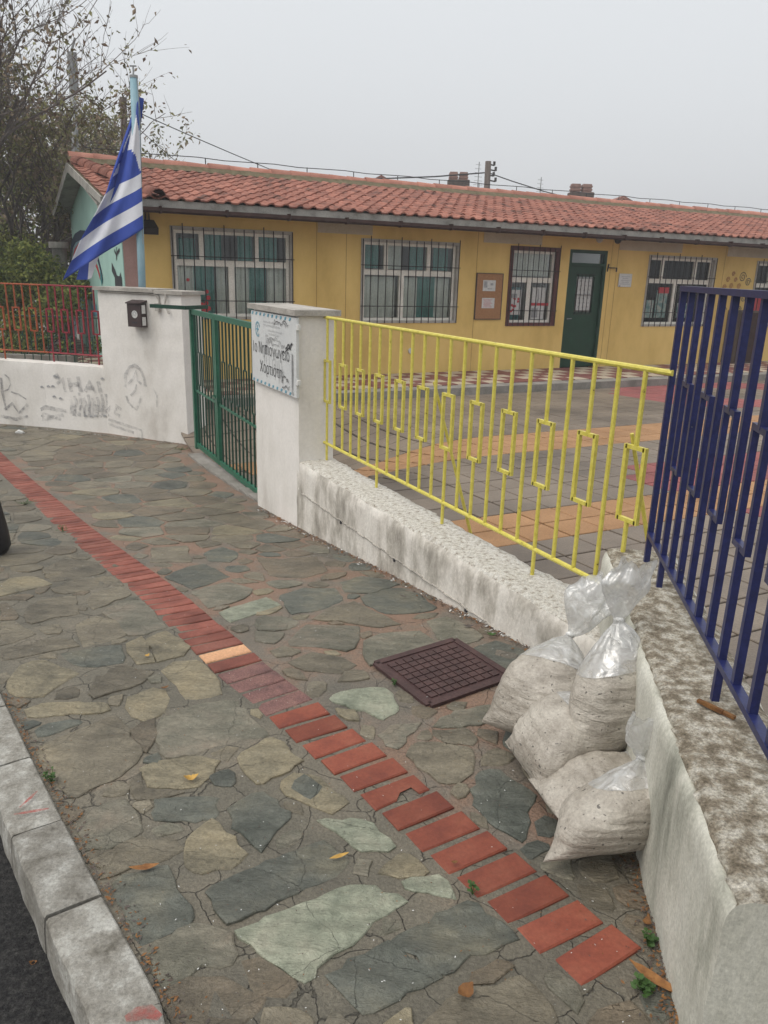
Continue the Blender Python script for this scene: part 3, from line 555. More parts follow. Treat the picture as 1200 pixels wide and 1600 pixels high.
def stone(P, mk, jit=.011, single=True, b=None):
    Q = []
    n = len(P); cen = np.mean(P, axis=0); seed = random.random()*100
    for i in range(n):
        a = np.array(P[i]); c = np.array(P[(i+1) % n]); L = np.linalg.norm(c-a)
        if L < .008: continue
        k = max(1, min(8, int(L/(.03 if cen[1] < 2.6 else .05))))
        for j in range(k):
            q = a+(c-a)*j/k; v = q-cen; L2 = np.linalg.norm(v)+1e-6
            t = jit*(noise.noise(Vector((q[0]*30, q[1]*30, seed)))*1.2-.15)
            if j == 0 and L2 > .05: t -= .006
            Q.append(q+v/L2*t)
    n = len(Q)
    if n < 3: return None
    tx, ty, h0 = random.uniform(-.012, .012), random.uniform(-.012, .012), random.uniform(.001, .0045)
    ox, oy = (cen if single else (0, 0)); oz = gz(*cen) if single else 0
    def zz(p, dz): return gz(*p)+h0+(p[0]-cen[0])*tx+(p[1]-cen[1])*ty+dz-oz
    V = []
    rm = np.mean([np.linalg.norm(q-cen) for q in Q])
    for f, dz in ((1-.0045/rm, 0), (1, -.0028), (1+.001/rm, -.028)):
        for q in Q:
            p = cen+(q-cen)*f; e = 0.0015*noise.noise(Vector((p[0]*40, p[1]*40, 2)))
            V.append((p[0]-ox, p[1]-oy, zz(p, dz+e)))
    F_ = [tuple(range(n))]+[(n+i, n+(i+1) % n, (i+1) % n, i) for i in range(n)]+[(2*n+i, 2*n+(i+1) % n, n+(i+1) % n, n+i) for i in range(n)]
    if single:
        b = MB(); b.add(V, F_); o = b.build('paving_stone', M[mk], sidewalk, loc=(ox, oy, oz)); return o
    b.add(V, F_, SMK.index(mk))
SMK = ['st_gray', 'st_slate', 'st_green', 'st_beige', 'st_pale', 'st_brown']
for P, mk in traced: stone(P, mk, .016)
def inview(p):
    d = np.array([p[0], p[1], gz(*p)])-EYE; z = d@_F
    if z < .2: return 0
    x, y = FPX*(d@_R)/z, -FPX*(d@_U)/z
    return 0 if abs(x) > 620 or abs(y) > 830 else 1./z**2.6
cells.sort(key=lambda c: -abs(area(c[0]))*inview(np.mean(c[0], axis=0)))
nsingle = 299-len(traced)
bs = MB()
for i, (P, mk) in enumerate(cells):
    if i < nsingle and inview(np.mean(P, axis=0)): stone(P, mk)
    else: stone(P, mk, single=False, b=bs)
bs.build('paving_stones', [M[k] for k in SMK], sidewalk, kind='stuff')
# slate inlay visible in the beige stone
stone([tuple(gp(400+x/2.6667, 1100+y/2.6667)[:2]) for x, y in [(150,320),(200,290),(240,318),(290,350),(230,410),(145,355)]][::-1] if False else [tuple(gp(400+x/2.6667, 1100+y/2.6667)[:2]) for x, y in [(145,355),(230,410),(290,350),(240,318),(200,290),(150,320)]], 'st_slate', .003).location.z += .003

# ------------------------------------------------------------------ manhole cover
P4 = [np.array(gp(*q)) for q in [(583,1040),(712,1008),(790,1062),(682,1103)]]
mc = sum(P4)/4; ux = ((P4[1]-P4[0])+(P4[2]-P4[3])); ux /= np.linalg.norm(ux); W_, H_ = .41, .36
man = empty('manhole_cover', (mc[0], mc[1], mc[2]+.008), math.atan2(ux[1], ux[0]), 'square dark maroon iron inspection cover set in the paving near the bags', 'manhole cover'); man.rotation_euler.x = R(0.6)
b = MB(); b.box((-W_/2, -H_/2, -.03), (W_/2, H_/2, .006)); b.build('plate', M['manhole'], man)
b = MB()
for a, c in (((-W_/2, -H_/2), (W_/2, -H_/2)), ((W_/2, -H_/2), (W_/2, H_/2)), ((W_/2, H_/2), (-W_/2, H_/2)), ((-W_/2, H_/2), (-W_/2, -H_/2))): b.bar((*a, .005), (*c, .005), .03, .012)
b.build('frame', M['manhole'], man)
n1, n2 = 9, 8; bm_ = MB(); cw, ch = (W_-.06)/n1, (H_-.06)/n2; bm_.box((-cw/2+.003, -ch/2+.003, 0), (cw/2-.003, ch/2-.003, .006)); me = bm_.mesh('stud', M['manhole'])
for i in range(n1):
    for j in range(n2): link('stud', me, man, (-W_/2+.03+cw*(i+.5), -H_/2+.03+ch*(j+.5), .0055))

# ------------------------------------------------------------------ courtyard
def yz(x, y):
    d = (x-BO[0])*BN[0]+(y-BO[1])*BN[1]
    return -.33+(-1.85-d)*.25/6.7-.34*math.exp(-(math.hypot(x+1.75, y-7.95)/1.9)**4)
b = MB(); sv = np.arange(-13, 14, .1); dv = np.arange(-15, -1.5, .1)
def inyard(x, y, m=0.):
    # right of the street walls
    if y < 2.6: return x > .629+.179*(y-1.1)+.28+m and y > 1.25
    rel = np.array([x, y])-WO[:2]; return rel@WN[:2] > .24+m
for d in dv:
    for s_ in sv: x, y = bxy(s_, d); b.v.append((x, y, yz(x, y)-.012))
k = len(sv)
for j in range(len(dv)-1):
    for i in range(k-1):
        f = (j*k+i, j*k+i+1, (j+1)*k+i+1, (j+1)*k+i)
        if all(inyard(b.v[q][0], b.v[q][1], -.02) and b.v[q][1] > 1.3 for q in f): b.f.append(f)
b.m = [0]*len(b.f); yard = tag(b.build('courtyard', M['joint'], smooth=True), kind='structure')
tp = .305; TM = {}
for nm in ('tile_gray', 'tile_or', 'tile_red'):
    q = MB(); h = tp/2-.0075; c = .004
    q.add([(-h+c,-h+c,0),(h-c,-h+c,0),(h-c,h-c,0),(-h+c,h-c,0),(-h,-h,-c),(h,-h,-c),(h,h,-c),(-h,h,-c),(-h,-h,-.03),(h,-h,-.03),(h,h,-.03),(-h,h,-.03)],
          [(0,1,2,3),(4,5,1,0),(5,6,2,1),(6,7,3,2),(7,4,0,3),(8,9,5,4),(9,10,6,5),(10,11,7,6),(11,8,4,7)]); TM[nm] = q.mesh('paving_tile', M[nm])
tl = []
for j in range(0, 43):
    d = -2.0-tp*j
    for i in range(-42, 46):
        s_ = i*tp+.1; x, y = bxy(s_, d)
        if not inyard(x, y, .02) or y < 1.2 or x > 11: continue
        if -6.1 < d < -5.35 or -8.62 < d < -7.95 or (s_ < -7 and -4.6 < d < -4.0): c = 'tile_or'
        elif (s_-1.2)**2+((d+3.3)*1.25)**2 < 5.2 and (s_-1.2)**2+((d+3.3)*1.25)**2 > .9 or (s_+3.5)**2+(d+8.1)**2 < 3.4 and -5.9 < s_ and d < -7 and x > 2.1: c = 'tile_red'
        else: c = 'tile_gray'
        dist = np.linalg.norm(np.array([x, y, yz(x, y)])-EYE); vis = inview((x, y)) > 0 and x > -.5
        tl.append((dist if vis else dist+50, x, y, c))
tl.sort()
tb = MB(); TK = ['tile_gray', 'tile_or', 'tile_red']
for n_, (ds, x, y, c) in enumerate(tl):
    e = .1; gx = (yz(x+e, y)-yz(x-e, y))/(2*e); gy = (yz(x, y+e)-yz(x, y-e))/(2*e)
    nrm = Vector((-gx, -gy, 1)).normalized(); ax = Vector((BD[0], BD[1], BD[0]*gx+BD[1]*gy)).normalized(); ay = nrm.cross(ax)
    mtx = Matrix(((ax.x, ay.x, nrm.x, x), (ax.y, ay.y, nrm.y, y), (ax.z, ay.z, nrm.z, yz(x, y)+random.uniform(-.002, .002)), (0, 0, 0, 1)))
    if n_ < 300:
        o = link('paving_tile', TM[c], yard); o.matrix_world = mtx
    else:
        me = TM[c]; tb.add([mtx@v.co for v in me.vertices], [tuple(p.vertices) for p in me.polygons], TK.index(c))
tb.build('paving_tiles', [M[k] for k in TK], yard, kind='stuff')
# low step in front of the building: a chequered terrace
ter = empty('terrace', (BO[0], BO[1], BO[2]), BROT, kind='structure')
TPOLY = [(-7.35, -1.85), (12, -1.85), (12, -.003), (-8.16, -.003), (-8.16, 8), (-10.6, 8), (-10.6, 1.6), (-8.9, -.2)]
b = MB(); b.prism(TPOLY, -.5, -.012); b.build('step', M['concrete'], ter)
b = MB(); q = .3
for j in range(0, 6):
    for i in range(-35, 40):
        s0, d0 = i*q, -1.55-.0+j*q-.0
        if d0 > -.05 or not inpoly(TPOLY, (s0+.02, d0+.05)) or not inpoly(TPOLY, (s0+.02, d0+.2)): continue
        b.box((s0+.003, d0+.003-.02, -.014), (s0+q-.003, d0+q-.003-.02 if d0+q < 0 else -.003, 0), (i+j) % 2 if (i*5+j*3) % 7 else 0)
for j in range(0, 26):
    for i in range(0, 8):
        if not inpoly(TPOLY, (-10.55+i*q+.02, .05+j*q+.02)) or not inpoly(TPOLY, (-10.55+i*q+.28, .05+j*q+.02)): continue
        b.box((-10.55+i*q+.003, .05+j*q+.003, -.014), (-10.55+(i+1)*q-.003, .05+(j+1)*q-.003, 0), (i+j) % 2)
b.build('floor_tiles', [M['chk_r'], M['chk_w']], ter, kind='stuff')

# ------------------------------------------------------------------ street walls
def rough_wall(L, T, zbot, ztop, name, mats, parent, amp=.006, edge=.022, step=.035, seed=0, topmat=1, x0=0.):
    b = MB(); nx = max(2, int(L/step)); ny = max(2, int(T/step)); nz = max(2, int((ztop-zbot)/step))
    def disp(x, y, z, ax):
        e = max(0, 1-(ztop-z)/.05); e2 = max(0., 1-min(y, T-y)/.04)
        n = noise.noise(Vector((x*7+seed, y*7, z*7))); n2 = noise.noise(Vector((x*28+seed, y*28, z*28)))
        a = amp*n+amp*.4*n2
        return a, edge*e*e2*(.5+.9*abs(noise.noise(Vector((x*16+seed, 3, 1))))+.5*n2)
    def P(x, y, z, face):
        a, r_ = disp(x, y, z, face)
        if face == 'f': return (x, y+a+r_, z-(r_ if z >= ztop-1e-6 else 0))
        if face == 'b': return (x, y+a-r_, z-(r_ if z >= ztop-1e-6 else 0))
        if face == 't': return (x, y+(a+r_ if y < 1e-6 else a-r_ if y > T-1e-6 else 0), z+a*1.2-r_)
        return (x, y, z)
    xs = np.linspace(x0, x0+L, nx+1); zs = np.linspace(zbot, ztop, nz+1); yy = np.linspace(0, T, ny+1)
    def sheet(A, B, fn, flip, mi):
        V = [fn(a, c) for c in B for a in A]; k = len(A)
        F_ = [(j*k+i, j*k+i+1, (j+1)*k+i+1, (j+1)*k+i) for j in range(len(B)-1) for i in range(k-1)]
        if flip: F_ = [f[::-1] for f in F_]
        b.add(V, F_, mi)
    sheet(xs, zs, lambda x, z: P(x, 0, z, 'f' if z < ztop-1e-6 else 't'), False, 0)
    sheet(xs, zs, lambda x, z: P(x, T, z, 'b' if z < ztop-1e-6 else 't'), True, 0)
    sheet(xs, yy, lambda x, y: P(x, y, ztop, 't'), False, topmat)
    for xe, fl in ((x0, True), (x0+L, False)):
        sheet(yy, zs, lambda y, z: P(xe, y, z, 't' if z > ztop-1e-6 else ('f' if y < 1e-6 else 'b' if y > T-1e-6 else 'n')), fl, 0)
    return b.build(name, mats, parent, smooth=True)
yw = empty('low_wall', (WO[0], WO[1], 0), WROT, 'low white plastered wall with flaking top under the yellow fence', 'wall')
rough_wall(3.4, .30, -.7, .16, 'wall_body', [M['plaster_dirty'], M['coping']], yw, x0=-.20, seed=3)
# formwork line and tie holes
b = MB()
for i in range(60):
    x = -.1+i*.055; z = -.075-.0*i+.004*math.sin(i*1.7)-.02*max(0, 0)
    b.box((x, -.0075, z), (x+.06, .004, z+.004))
b.build('board_mark', M['cap'], yw)
b = MB()
for x in (.6, 1.35, 2.1):
    b.box((x-.008, -.0085, -.092), (x+.008, .004, -.076))
b.build('tie_hole', M['ink'], yw)
# blue-fence wall
bl0 = np.array([.896, 2.59]); BW0 = np.array([.629, 1.1])
bw = empty('low_wall', (BW0[0], BW0[1], 0), math.atan2(YD[1], YD[0]), 'mossy cream wall with brown weathered top under the blue fence, nearest the camera', 'wall')
# local x runs away from camera, local y to the left -> wall thickness goes to -y, so build in a mirrored frame
bw.location = (BW0[0]+.29*YD[1]+YD[0]*0, BW0[1]-.29*YD[0], 0)
rough_wall(1.86, .29, -.3, .459, 'wall_body', [M['plaster_green'], M['coping_brown']], bw, seed=9, edge=.028, amp=.005, step=.02)
# return wall going right from the near corner
P1 = atz(1138, 1405, .459); P2 = atz(1200, 1424, .459); dd_ = (P2-P1); dd_ /= np.linalg.norm(dd_)
rw = empty('low_wall', (P1[0]+dd_[0]*.29, P1[1]+dd_[1]*.29, 0), math.atan2(dd_[1], dd_[0]), 'short return of the cream wall at the bottom right corner, with a cracked seam', 'wall')
rough_wall(2.4, .28, -.3, .457, 'wall_body', [M['plaster_green'], M['coping_brown']], rw, seed=15, edge=.012, amp=.005, step=.028)
b = MB(); b.ribbon([(.02, .36), (.10, .33), (.16, .31), (.25, .285), (.4, .25), (.7, .2)], .008, -.010); b.build('cracked_seam', M['plaster'], rw)

# ------------------------------------------------------------------ fences
def fence(name, loc, rz, L, n, pitch, x0, ztop, zbot, zfoot, mt, label, cat, group=None, loop0=0, every=2, feet=6, foot0=0, r=.009, sq=False, lt=.30, lb=.59, lw=.097, rail=.014, extra=None, tiltx=0, footdz=None):
    root = empty(name, loc, rz, label, cat, group)
    H = ztop-zbot
    def bar(b, p, q, rr): return b.bar(p, q, rr*2, rr*2, up=(0, 1, 0)) if sq else b.tube([p, q], rr, 8)
    for z, a in ((ztop, 'top'), (zbot, 'bottom')):
        b = MB()
        if sq: b.bar((0, 0, z), (L, 0, z), .03 if a == 'top' else .024, rail)
        else: b.tube([(0, 0, z), (L, 0, z)], rail*.8, 8)
        b.build('rail', mt, root)
    def mk(f): b = MB(); f(b); return b.mesh('bar', mt)
    m_full = mk(lambda b: bar(b, (0, 0, zbot), (0, 0, ztop-.004), r))
    m_foot = mk(lambda b: bar(b, (0, 0, zfoot), (0, 0, zbot), r))
    m_up = mk(lambda b: bar(b, (0, 0, ztop-lt), (0, 0, ztop-.004), r)); m_lo = mk(lambda b: bar(b, (0, 0, zbot), (0, 0, ztop-lb), r))
    b = MB(); rr = r*.85
    for p, q in (((-lw/2, ztop-lt), (lw/2, ztop-lt)), ((lw/2, ztop-lt+rr), (lw/2, ztop-lb-rr)), ((lw/2, ztop-lb), (-lw/2, ztop-lb)), ((-lw/2, ztop-lb-rr), (-lw/2, ztop-lt+rr))):
        b.bar((p[0], 0, p[1]), (q[0], 0, q[1]), rr*2, rr*2, up=(0, 1, 0))
    m_loop = b.mesh('loop_frame', mt)
    for i in range(n):
        x = x0+pitch*i
        if (i-loop0) % every == 0:
            link('bar', m_up, root, (x, 0, 0)); link('bar', m_lo, root, (x, 0, 0)); link('loop_frame', m_loop, root, (x, 0, 0))
        else: link('bar', m_full, root, (x, 0, 0))
        if feet and (i-foot0) % feet == 0: link('foot', m_foot, root, (x, 0, 0))
    return root
fx, fy = wxy(-.19, .20)
yf = fence('fence', (fx, fy, 0), WROT, 3.19, 23, .1357, .077, 1.183, .285, .15, M['yellow'], 'yellow painted metal fence with small rectangular loops on the low white wall', 'fence', r=.0095)
for xx, yb in ((1.53, .32), (3.02, .34)):
    b = MB(); b.tube([(xx, .012, .93), (xx+.005, yb, .0)], [.008, .010], 6); b.build('stay', M['yellow'], yf)
bx0 = np.array([1.022, 2.798])
bf = fence('fence', (bx0[0], bx0[1], 0), math.atan2(-YD[1], -YD[0]), 2.0, 15, .129, .129, 1.474, .572, .45, M['blue'], 'dark blue painted metal fence with rectangular loops, nearest the camera', 'fence', loop0=1, foot0=1, r=.0095, sq=True, rail=.018, lw=.09)
b = MB(); b.bar((0, 0, .448), (0, 0, 1.466), .021, .021, up=(0, 1, 0)); b.build('post', M['blue'], bf)

# ------------------------------------------------------------------ sign pillar
sp_ = empty('gate_pillar', (WO[0], WO[1], 0), WROT, 'white gate pillar carrying the kindergarten sign, left of the yellow fence', 'pillar')
b = rough_wall(.98, .27, -.8, 1.19, 'shaft', [M['plaster'], M['plaster']], sp_, amp=.004, edge=.004, x0=-1.14, seed=30)
b = MB(); b.box((-1.18, -.04, 1.192), (-.125, .31, 1.232)); b.build('cap', M['cap'], sp_)
sg = empty('sign', (*wxy(-1.12, -.028), 0), WROT, 'white school name sign with blue dashed borders and black Greek lettering, sprayed over', 'sign')
SW, SZ0, SZ1 = .99, .625, 1.180
b = MB(); b.box((0, 0, SZ0), (SW, .02, SZ1)); b.build('board', M['plate'], sg)
b = MB()
for z in (.72, 1.10): b.box((SW+.001, -.002, z), (SW+.03, .022, z+.035))
b.build('bracket', M['white'], sg)
b = MB()
for z, k in ((SZ1-.028, 10), (SZ0+.006, 10)):
    for i in range(k):
        x = .02+i*.092; b.add([(x, -.0025, z), (x+.03, -.0025, z), (x+.045, -.0025, z+.022), (x+.015, -.0025, z+.022)], [(0, 1, 2, 3)])
b.build('dash_border', M['signblue'], sg)
def text(body, size, loc, parent, m, name='lettering', ext=.0, sx=1., shear=0, align='LEFT', rot=None):
    c = bpy.data.curves.new(name, 'FONT'); c.body = body; c.size = size; c.extrude = ext; c.materials.append(m); c.align_x = align; c.shear = shear; c.offset = -.0012
    o = bpy.data.objects.new(name, c); COL.objects.link(o); o.parent = parent; o.location = loc; o.parent = None
    dg = bpy.context.evaluated_depsgraph_get(); me = bpy.data.meshes.new_from_object(o.evaluated_get(dg)); bpy.data.objects.remove(o)
    o = link(name, me, parent, loc, rot or (R(90), 0, 0)); o.scale = (sx, 1, 1); return o
def right(o): return o.location.x+max(v_.co.x for v_ in o.data.vertices)*o.scale.x
o = text('1ο Νη', .125, (.025, -.004, .865), sg, M['ink'], sx=.88); x_ = right(o)+.014
b = MB(); b.box((x_, -.0046, .928), (x_+.062, -.004, .938)); b.box((x_+.010, -.0046, .865), (x_+.020, -.004, .928)); b.box((x_+.042, -.0046, .865), (x_+.052, -.004, .928)); b.build('lettering', M['ink'], sg)
text('ιαγωγείο', .125, (x_+.070, -.004, .865), sg, M['ink'], sx=.88)
text('Χορτιάτη', .125, (.20, -.004, .722), sg, M['ink'], sx=.95)
b = MB()     # small header lines, emblem ring
rr_ = random.Random(5)
for z, x0_, x1_ in ((1.105, .30, .62), (1.08, .30, .66), (1.045, .40, .70), (1.02, .42, .64), (.985, .42, .62)):
    x = x0_
    while x < x1_:
        wv = rr_.uniform(.008, .016); hh = rr_.choice((.012, .016, .012)); b.ribbon([(x, z), (x+wv*.3, z+hh), (x+wv*.6, z+hh*.2), (x+wv, z+hh)], .003, -.0028); x += wv+.006
b.build('small_print', M['ink_gray'], sg)
b = MB()
for rr2, w_ in ((.055, .008), (.042, .003)): b.ribbon([(.16+rr2*math.cos(t)*.9, 1.045+rr2*math.sin(t)) for t in np.linspace(.3, 5.5, 22)], w_, -.003)
b.box((.135, -.0035, 1.04), (.185, -.0029, 1.05)); b.box((.155, -.0037, 1.02), (.165, -.0031, 1.075)); b.build('emblem', M['signblue'], sg)
b = MB()
def scr(cx, cz, w_, h_, n, lw, seed, y=-.0055, bb=None):
    rr = random.Random(seed); pts = []
    for i in range(n): pts.append((cx+w_*(i/(n-1)-.5)+rr.uniform(-.25, .25)*w_*.5, cz+h_*rr.uniform(-.5, .5)))
    P = []
    for i in range(n-1):
        for t in (0, .33, .66): P.append((pts[i][0]*(1-t)+pts[i+1][0]*t, pts[i][1]*(1-t)+pts[i+1][1]*t+.01*math.sin(t*3.1)))
    bb.ribbon(P, lw, y)
scr(.66, 1.12, .24, .05, 9, .006, 2, bb=b); scr(.80, 1.12, .10, .05, 6, .006, 3, -.0062, bb=b)
scr(.86, .97, .12, .05, 9, .012, 4, bb=b); b.ribbon([(.78, .93), (.84, .955), (.93, 1.0)], .008, -.0058)
scr(.78, .72, .14, .09, 10, .006, 6, bb=b); scr(.80, .68, .16, .05, 7, .006, 7, -.0062, bb=b)
b.build('black_scrawl', M['ink'], sg)
b = MB()
scr(.52, .985, .26, .06, 10, .005, 12, bb=b); scr(.45, .99, .16, .07, 8, .004, 13, -.0062, bb=b)
for x, z0, z1 in ((.9, .93, .64), (.91, .9, .68), (.66, .80, .69), (.72, .80, .66)): b.ribbon([(x, z0), (x+.004, (z0+z1)/2), (x-.002, z1)], .003, -.0036)
for x, z0, z1 in ((.50, .85, .74), (.56, .86, .70), (.60, .85, .76), (.64, .86, .68), (.42, .86, .78), (.70, .86, .72), (.36, .86, .80), (.31, .86, .79)): b.ribbon([(x, z0), (x+.003, (z0+z1)/2), (x-.002, z1)], .0045, -.0036)
scr(.62, .965, .30, .05, 12, .006, 22, bb=b); scr(.40, .985, .12, .10, 9, .005, 23, -.0061, bb=b); scr(.66, .74, .22, .10, 12, .005, 24, -.0062, bb=b)
b.ribbon([(.92, .93), (.925, .8), (.92, .66), (.935, .64)], .016, -.0068)
b.build('gray_spray', M['ink_gray'], sg)

# ------------------------------------------------------------------ left pillar, left wall
PLD = np.array([2.6-3.70, 10.0-9.46]); A0 = np.array([-2.47, 9.40]); A1 = np.array([-3.66, 9.96]); v = A0-A1; LP = np.linalg.norm(v); v /= LP; lrot = math.atan2(v[1], v[0])
pl = empty('gate_pillar', (A1[0], A1[1], 0), lrot, 'wide white pillar with a brown mailbox, left of the green gate', 'pillar')
rough_wall(LP, .36, -.9, 1.18, 'shaft', [M['plaster'], M['plaster']], pl, amp=.005, edge=.008, seed=44, step=.05)
b = MB(); b.box((-.04, -.04, 1.182), (LP*.70, .40, 1.225)); b.box((LP*.70+.004, -.03, 1.172), (LP+.04, .40, 1.212)); b.build('cap', M['cap'], pl)
def lpt(px, py, off=0.):
    n = np.array([-v[1], v[0], 0]); p0 = np.array([A1[0], A1[1], 0])+n*off; p = onpl(px, py, n, p0)-np.array([A1[0], A1[1], 0]); return float(p[0]*v[0]+p[1]*v[1]), float(p[2])
b = MB(); 
for off_, zz in ((-.012, .0), (-.014, -.028)):
    pts = [lpt(158, 452), lpt(185, 453), lpt(225, 455), lpt(243, 456), lpt(249, 464), lpt(250, 475)]
    b.tube([(x, off_, z+zz) for x, z in pts], .011, 6)
x, z = lpt(249, 478); b.box((x-.03, -.05, z-.06), (x+.03, 0, z+.03)); x, z = lpt(261, 472); b.tube([(x, -.02, z+.12), (x+.005, -.03, z+.03), (x-.01, -.03, z-.02), (x+.05, -.04, z-.13)], .012, 6)
tag(b.build('conduit', M['cap']), 'white painted cable conduit running under the cap of the wide pillar', 'conduit'); bpy.data.objects['conduit'].location = pl.location; bpy.data.objects['conduit'].rotation_euler = pl.rotation_euler
x0_, zt = lpt(208, 474); x1_, zb = lpt(231, 511)
mb_ = empty('mailbox', (*[A1[0]+v[0]*(x0_+x1_)/2, A1[1]+v[1]*(x0_+x1_)/2], 0), lrot, 'small brown metal mailbox with a round sticker on the white pillar', 'mailbox')
hw_ = (x1_-x0_)/2; b = MB(); b.box((-hw_, -.11, zb), (hw_, -.006, zt)); b.build('box', M['mailbox'], mb_)
b = MB(); b.add([(-hw_-.012, -.125, zt+.002), (hw_+.012, -.125, zt+.002), (hw_+.012, -.0, zt+.03), (-hw_-.012, 0, zt+.03), (-hw_-.012, -.125, zt+.014), (hw_+.012, -.125, zt+.014), (hw_+.012, 0, zt+.045), (-hw_-.012, 0, zt+.045)], [(0,3,2,1),(4,5,6,7),(0,1,5,4),(1,2,6,5),(2,3,7,6),(3,0,4,7)]); b.build('lid', M['mailbox'], mb_)
b = MB(); b.box((-.035, -.113, zb+.045), (.04, -.1095, zb+.062)); b.build('slot', M['ink'], mb_)
b = MB(); b.tube([(.01, -.112, zb+.15), (.01, -.1085, zb+.15)], .045, 18); st = b.build('sticker', M['paper'], mb_)
b = MB(); b.ribbon([(.01+.03*math.cos(t), zb+.15+.03*math.sin(t)) for t in np.linspace(0, 4, 10)], .008, -.1135); b.ribbon([(-.01, zb+.16), (.02, zb+.13), (.03, zb+.17)], .008, -.1137); b.build('mark', M['ink_gray'], mb_)
b = MB(); b.box((hw_+.001, -.09, zb+.02), (hw_+.004, -.03, zb+.12)); b.box((hw_+.001, -.09, zb+.16), (hw_+.004, -.03, zt-.01)); b.build('flaked_paint', M['white'], mb_)
# low wall running left
lw_pts = [A1+np.array([.02, 0]), np.array([-4.58, 10.26]), np.array([-5.3, 10.42]), np.array([-7.2, 10.75]), np.array([-10.5, 11.2])]
lwall = empty('low_wall', (0, 0, 0), 0, 'low white wall with faint painted-over graffiti under the red fence', 'wall')
for i in range(4):
    a, c = lw_pts[i], lw_pts[i+1]; d = a-c; L = np.linalg.norm(d); d /= L
    o = rough_wall(L, .28, -.9, .225, 'wall_section', [M['plaster'], M['plaster']], lwall, amp=.004, edge=.01, step=.06, seed=60+i); o.location = (c[0], c[1], 0); o.rotation_euler = (0, 0, math.atan2(d[1], d[0]))
# graffiti (strokes on the wall and pillar faces)
gr = MB(); gd = MB()
def gline(pxs, w_, bb, y=-.010): bb.ribbon([lpt(*q) for q in pxs], w_*1.6, y)
gline([(196,605),(197,585),(203,573),(212,571),(221,578),(226,592),(228,604)], .028, gr)
gline([(201,600),(210,590),(213,578),(216,595),(222,600)], .02, gr, -.0105); gline([(198,618),(201,628),(208,636),(214,640),(219,628),(222,618)], .02, gr)
gline([(205,618),(212,610),(214,600)], .018, gr, -.0105); gline([(240,605),(246,618),(246,636)], .014, gr); gline([(190,640),(183,634),(180,645),(188,650)], .03, gr)
gline([(166,642),(172,634),(170,650)], .02, gr); gline([(170,655),(200,665),(222,672),(224,690)], .022, gr); gline([(170,662),(210,676)], .02, gr, -.0105)
go = gr.build('spray_ring', M['ink_pale'], pl)
# strokes on the left wall section
c0 = lw_pts[1]; d0 = lw_pts[0]-lw_pts[1]; d0 /= np.linalg.norm(d0); n0 = np.array([-d0[1], d0[0], 0])
def lw2(px, py): p = onpl(px, py, n0, [c0[0], c0[1], 0])-np.array([c0[0], c0[1], 0]); return float(p[0]*d0[0]+p[1]*d0[1]), float(p[2])
g1, g2 = MB(), MB()
def g_(pxs, w_, bb=g1, y=-.009): bb.ribbon([lw2(*q) for q in pxs], w_, y)
for pl_ in ([(90,600),(98,592),(103,612)],[(108,590),(112,612)],[(108,602),(124,600)],[(122,588),(127,612)],[(134,612),(140,596),(150,614)],[(138,606),(148,606)],[(154,596),(158,614)],
            [(85,590),(90,586),(94,592)],[(117,632),(117,650)],[(124,650),(128,632),(134,650)],[(140,632),(141,650),(148,650)],[(152,632),(152,650),(160,650)],[(152,640),(158,640)],[(164,634),(160,640),(168,645),(161,650)],
            [(42,640),(52,634),(60,642),(72,636),(90,640),(104,642)],[(48,650),(70,648),(96,655)],[(60,655),(82,652),(100,648)]): g_(pl_, .055)
for x_ in range(110, 168, 7): g_([(x_, 618+rr_.uniform(-6, 6)), (x_+3, 628), (x_+1, 645+rr_.uniform(-8, 8))], .045, g1, -.0095)
for q in ((84,588),(88,590),(64,605),(74,604),(81,604),(83,620),(93,623),(158,592),(168,589),(132,650),(141,651),(148,650),(162,650),(62,650)):
    a, z = lw2(*q); g2.ribbon([(a, z), (a+.03, z+.012), (a+.05, z)], .022, -.010)
o = g1.build('faded_spray', M['ink_pale'], lwall); o.location = (c0[0], c0[1], 0); o.rotation_euler = (0, 0, math.atan2(d0[1], d0[0]))
o = g2.build('dark_specks', M['ink_gray'], lwall); o.location = (c0[0], c0[1], 0); o.rotation_euler = (0, 0, math.atan2(d0[1], d0[0]))
c1 = lw_pts[2]; d1 = lw_pts[1]-lw_pts[2]; d1 /= np.linalg.norm(d1); n1_ = np.array([-d1[1], d1[0], 0])
def lw3(px, py): p = onpl(px, py, n1_, [c1[0], c1[1], 0])-np.array([c1[0], c1[1], 0]); return float(p[0]*d1[0]+p[1]*d1[1]), float(p[2])
g3 = MB()
for pl_, w_ in (([(8,585),(14,590),(17,600),(14,608),(6,612)], .02), ([(2,590),(4,610),(10,640)], .035), ([(18,612),(30,616),(42,624)], .02), ([(8,640),(20,630),(30,645),(44,632)], .04), ([(2,650),(26,655),(44,650)], .04)): g3.ribbon([lw3(*q) for q in pl_], w_, -.009)
o = g3.build('faded_spray', M['ink_mid'], lwall); o.location = (c1[0], c1[1], 0); o.rotation_euler = (0, 0, math.atan2(d1[1], d1[0]))
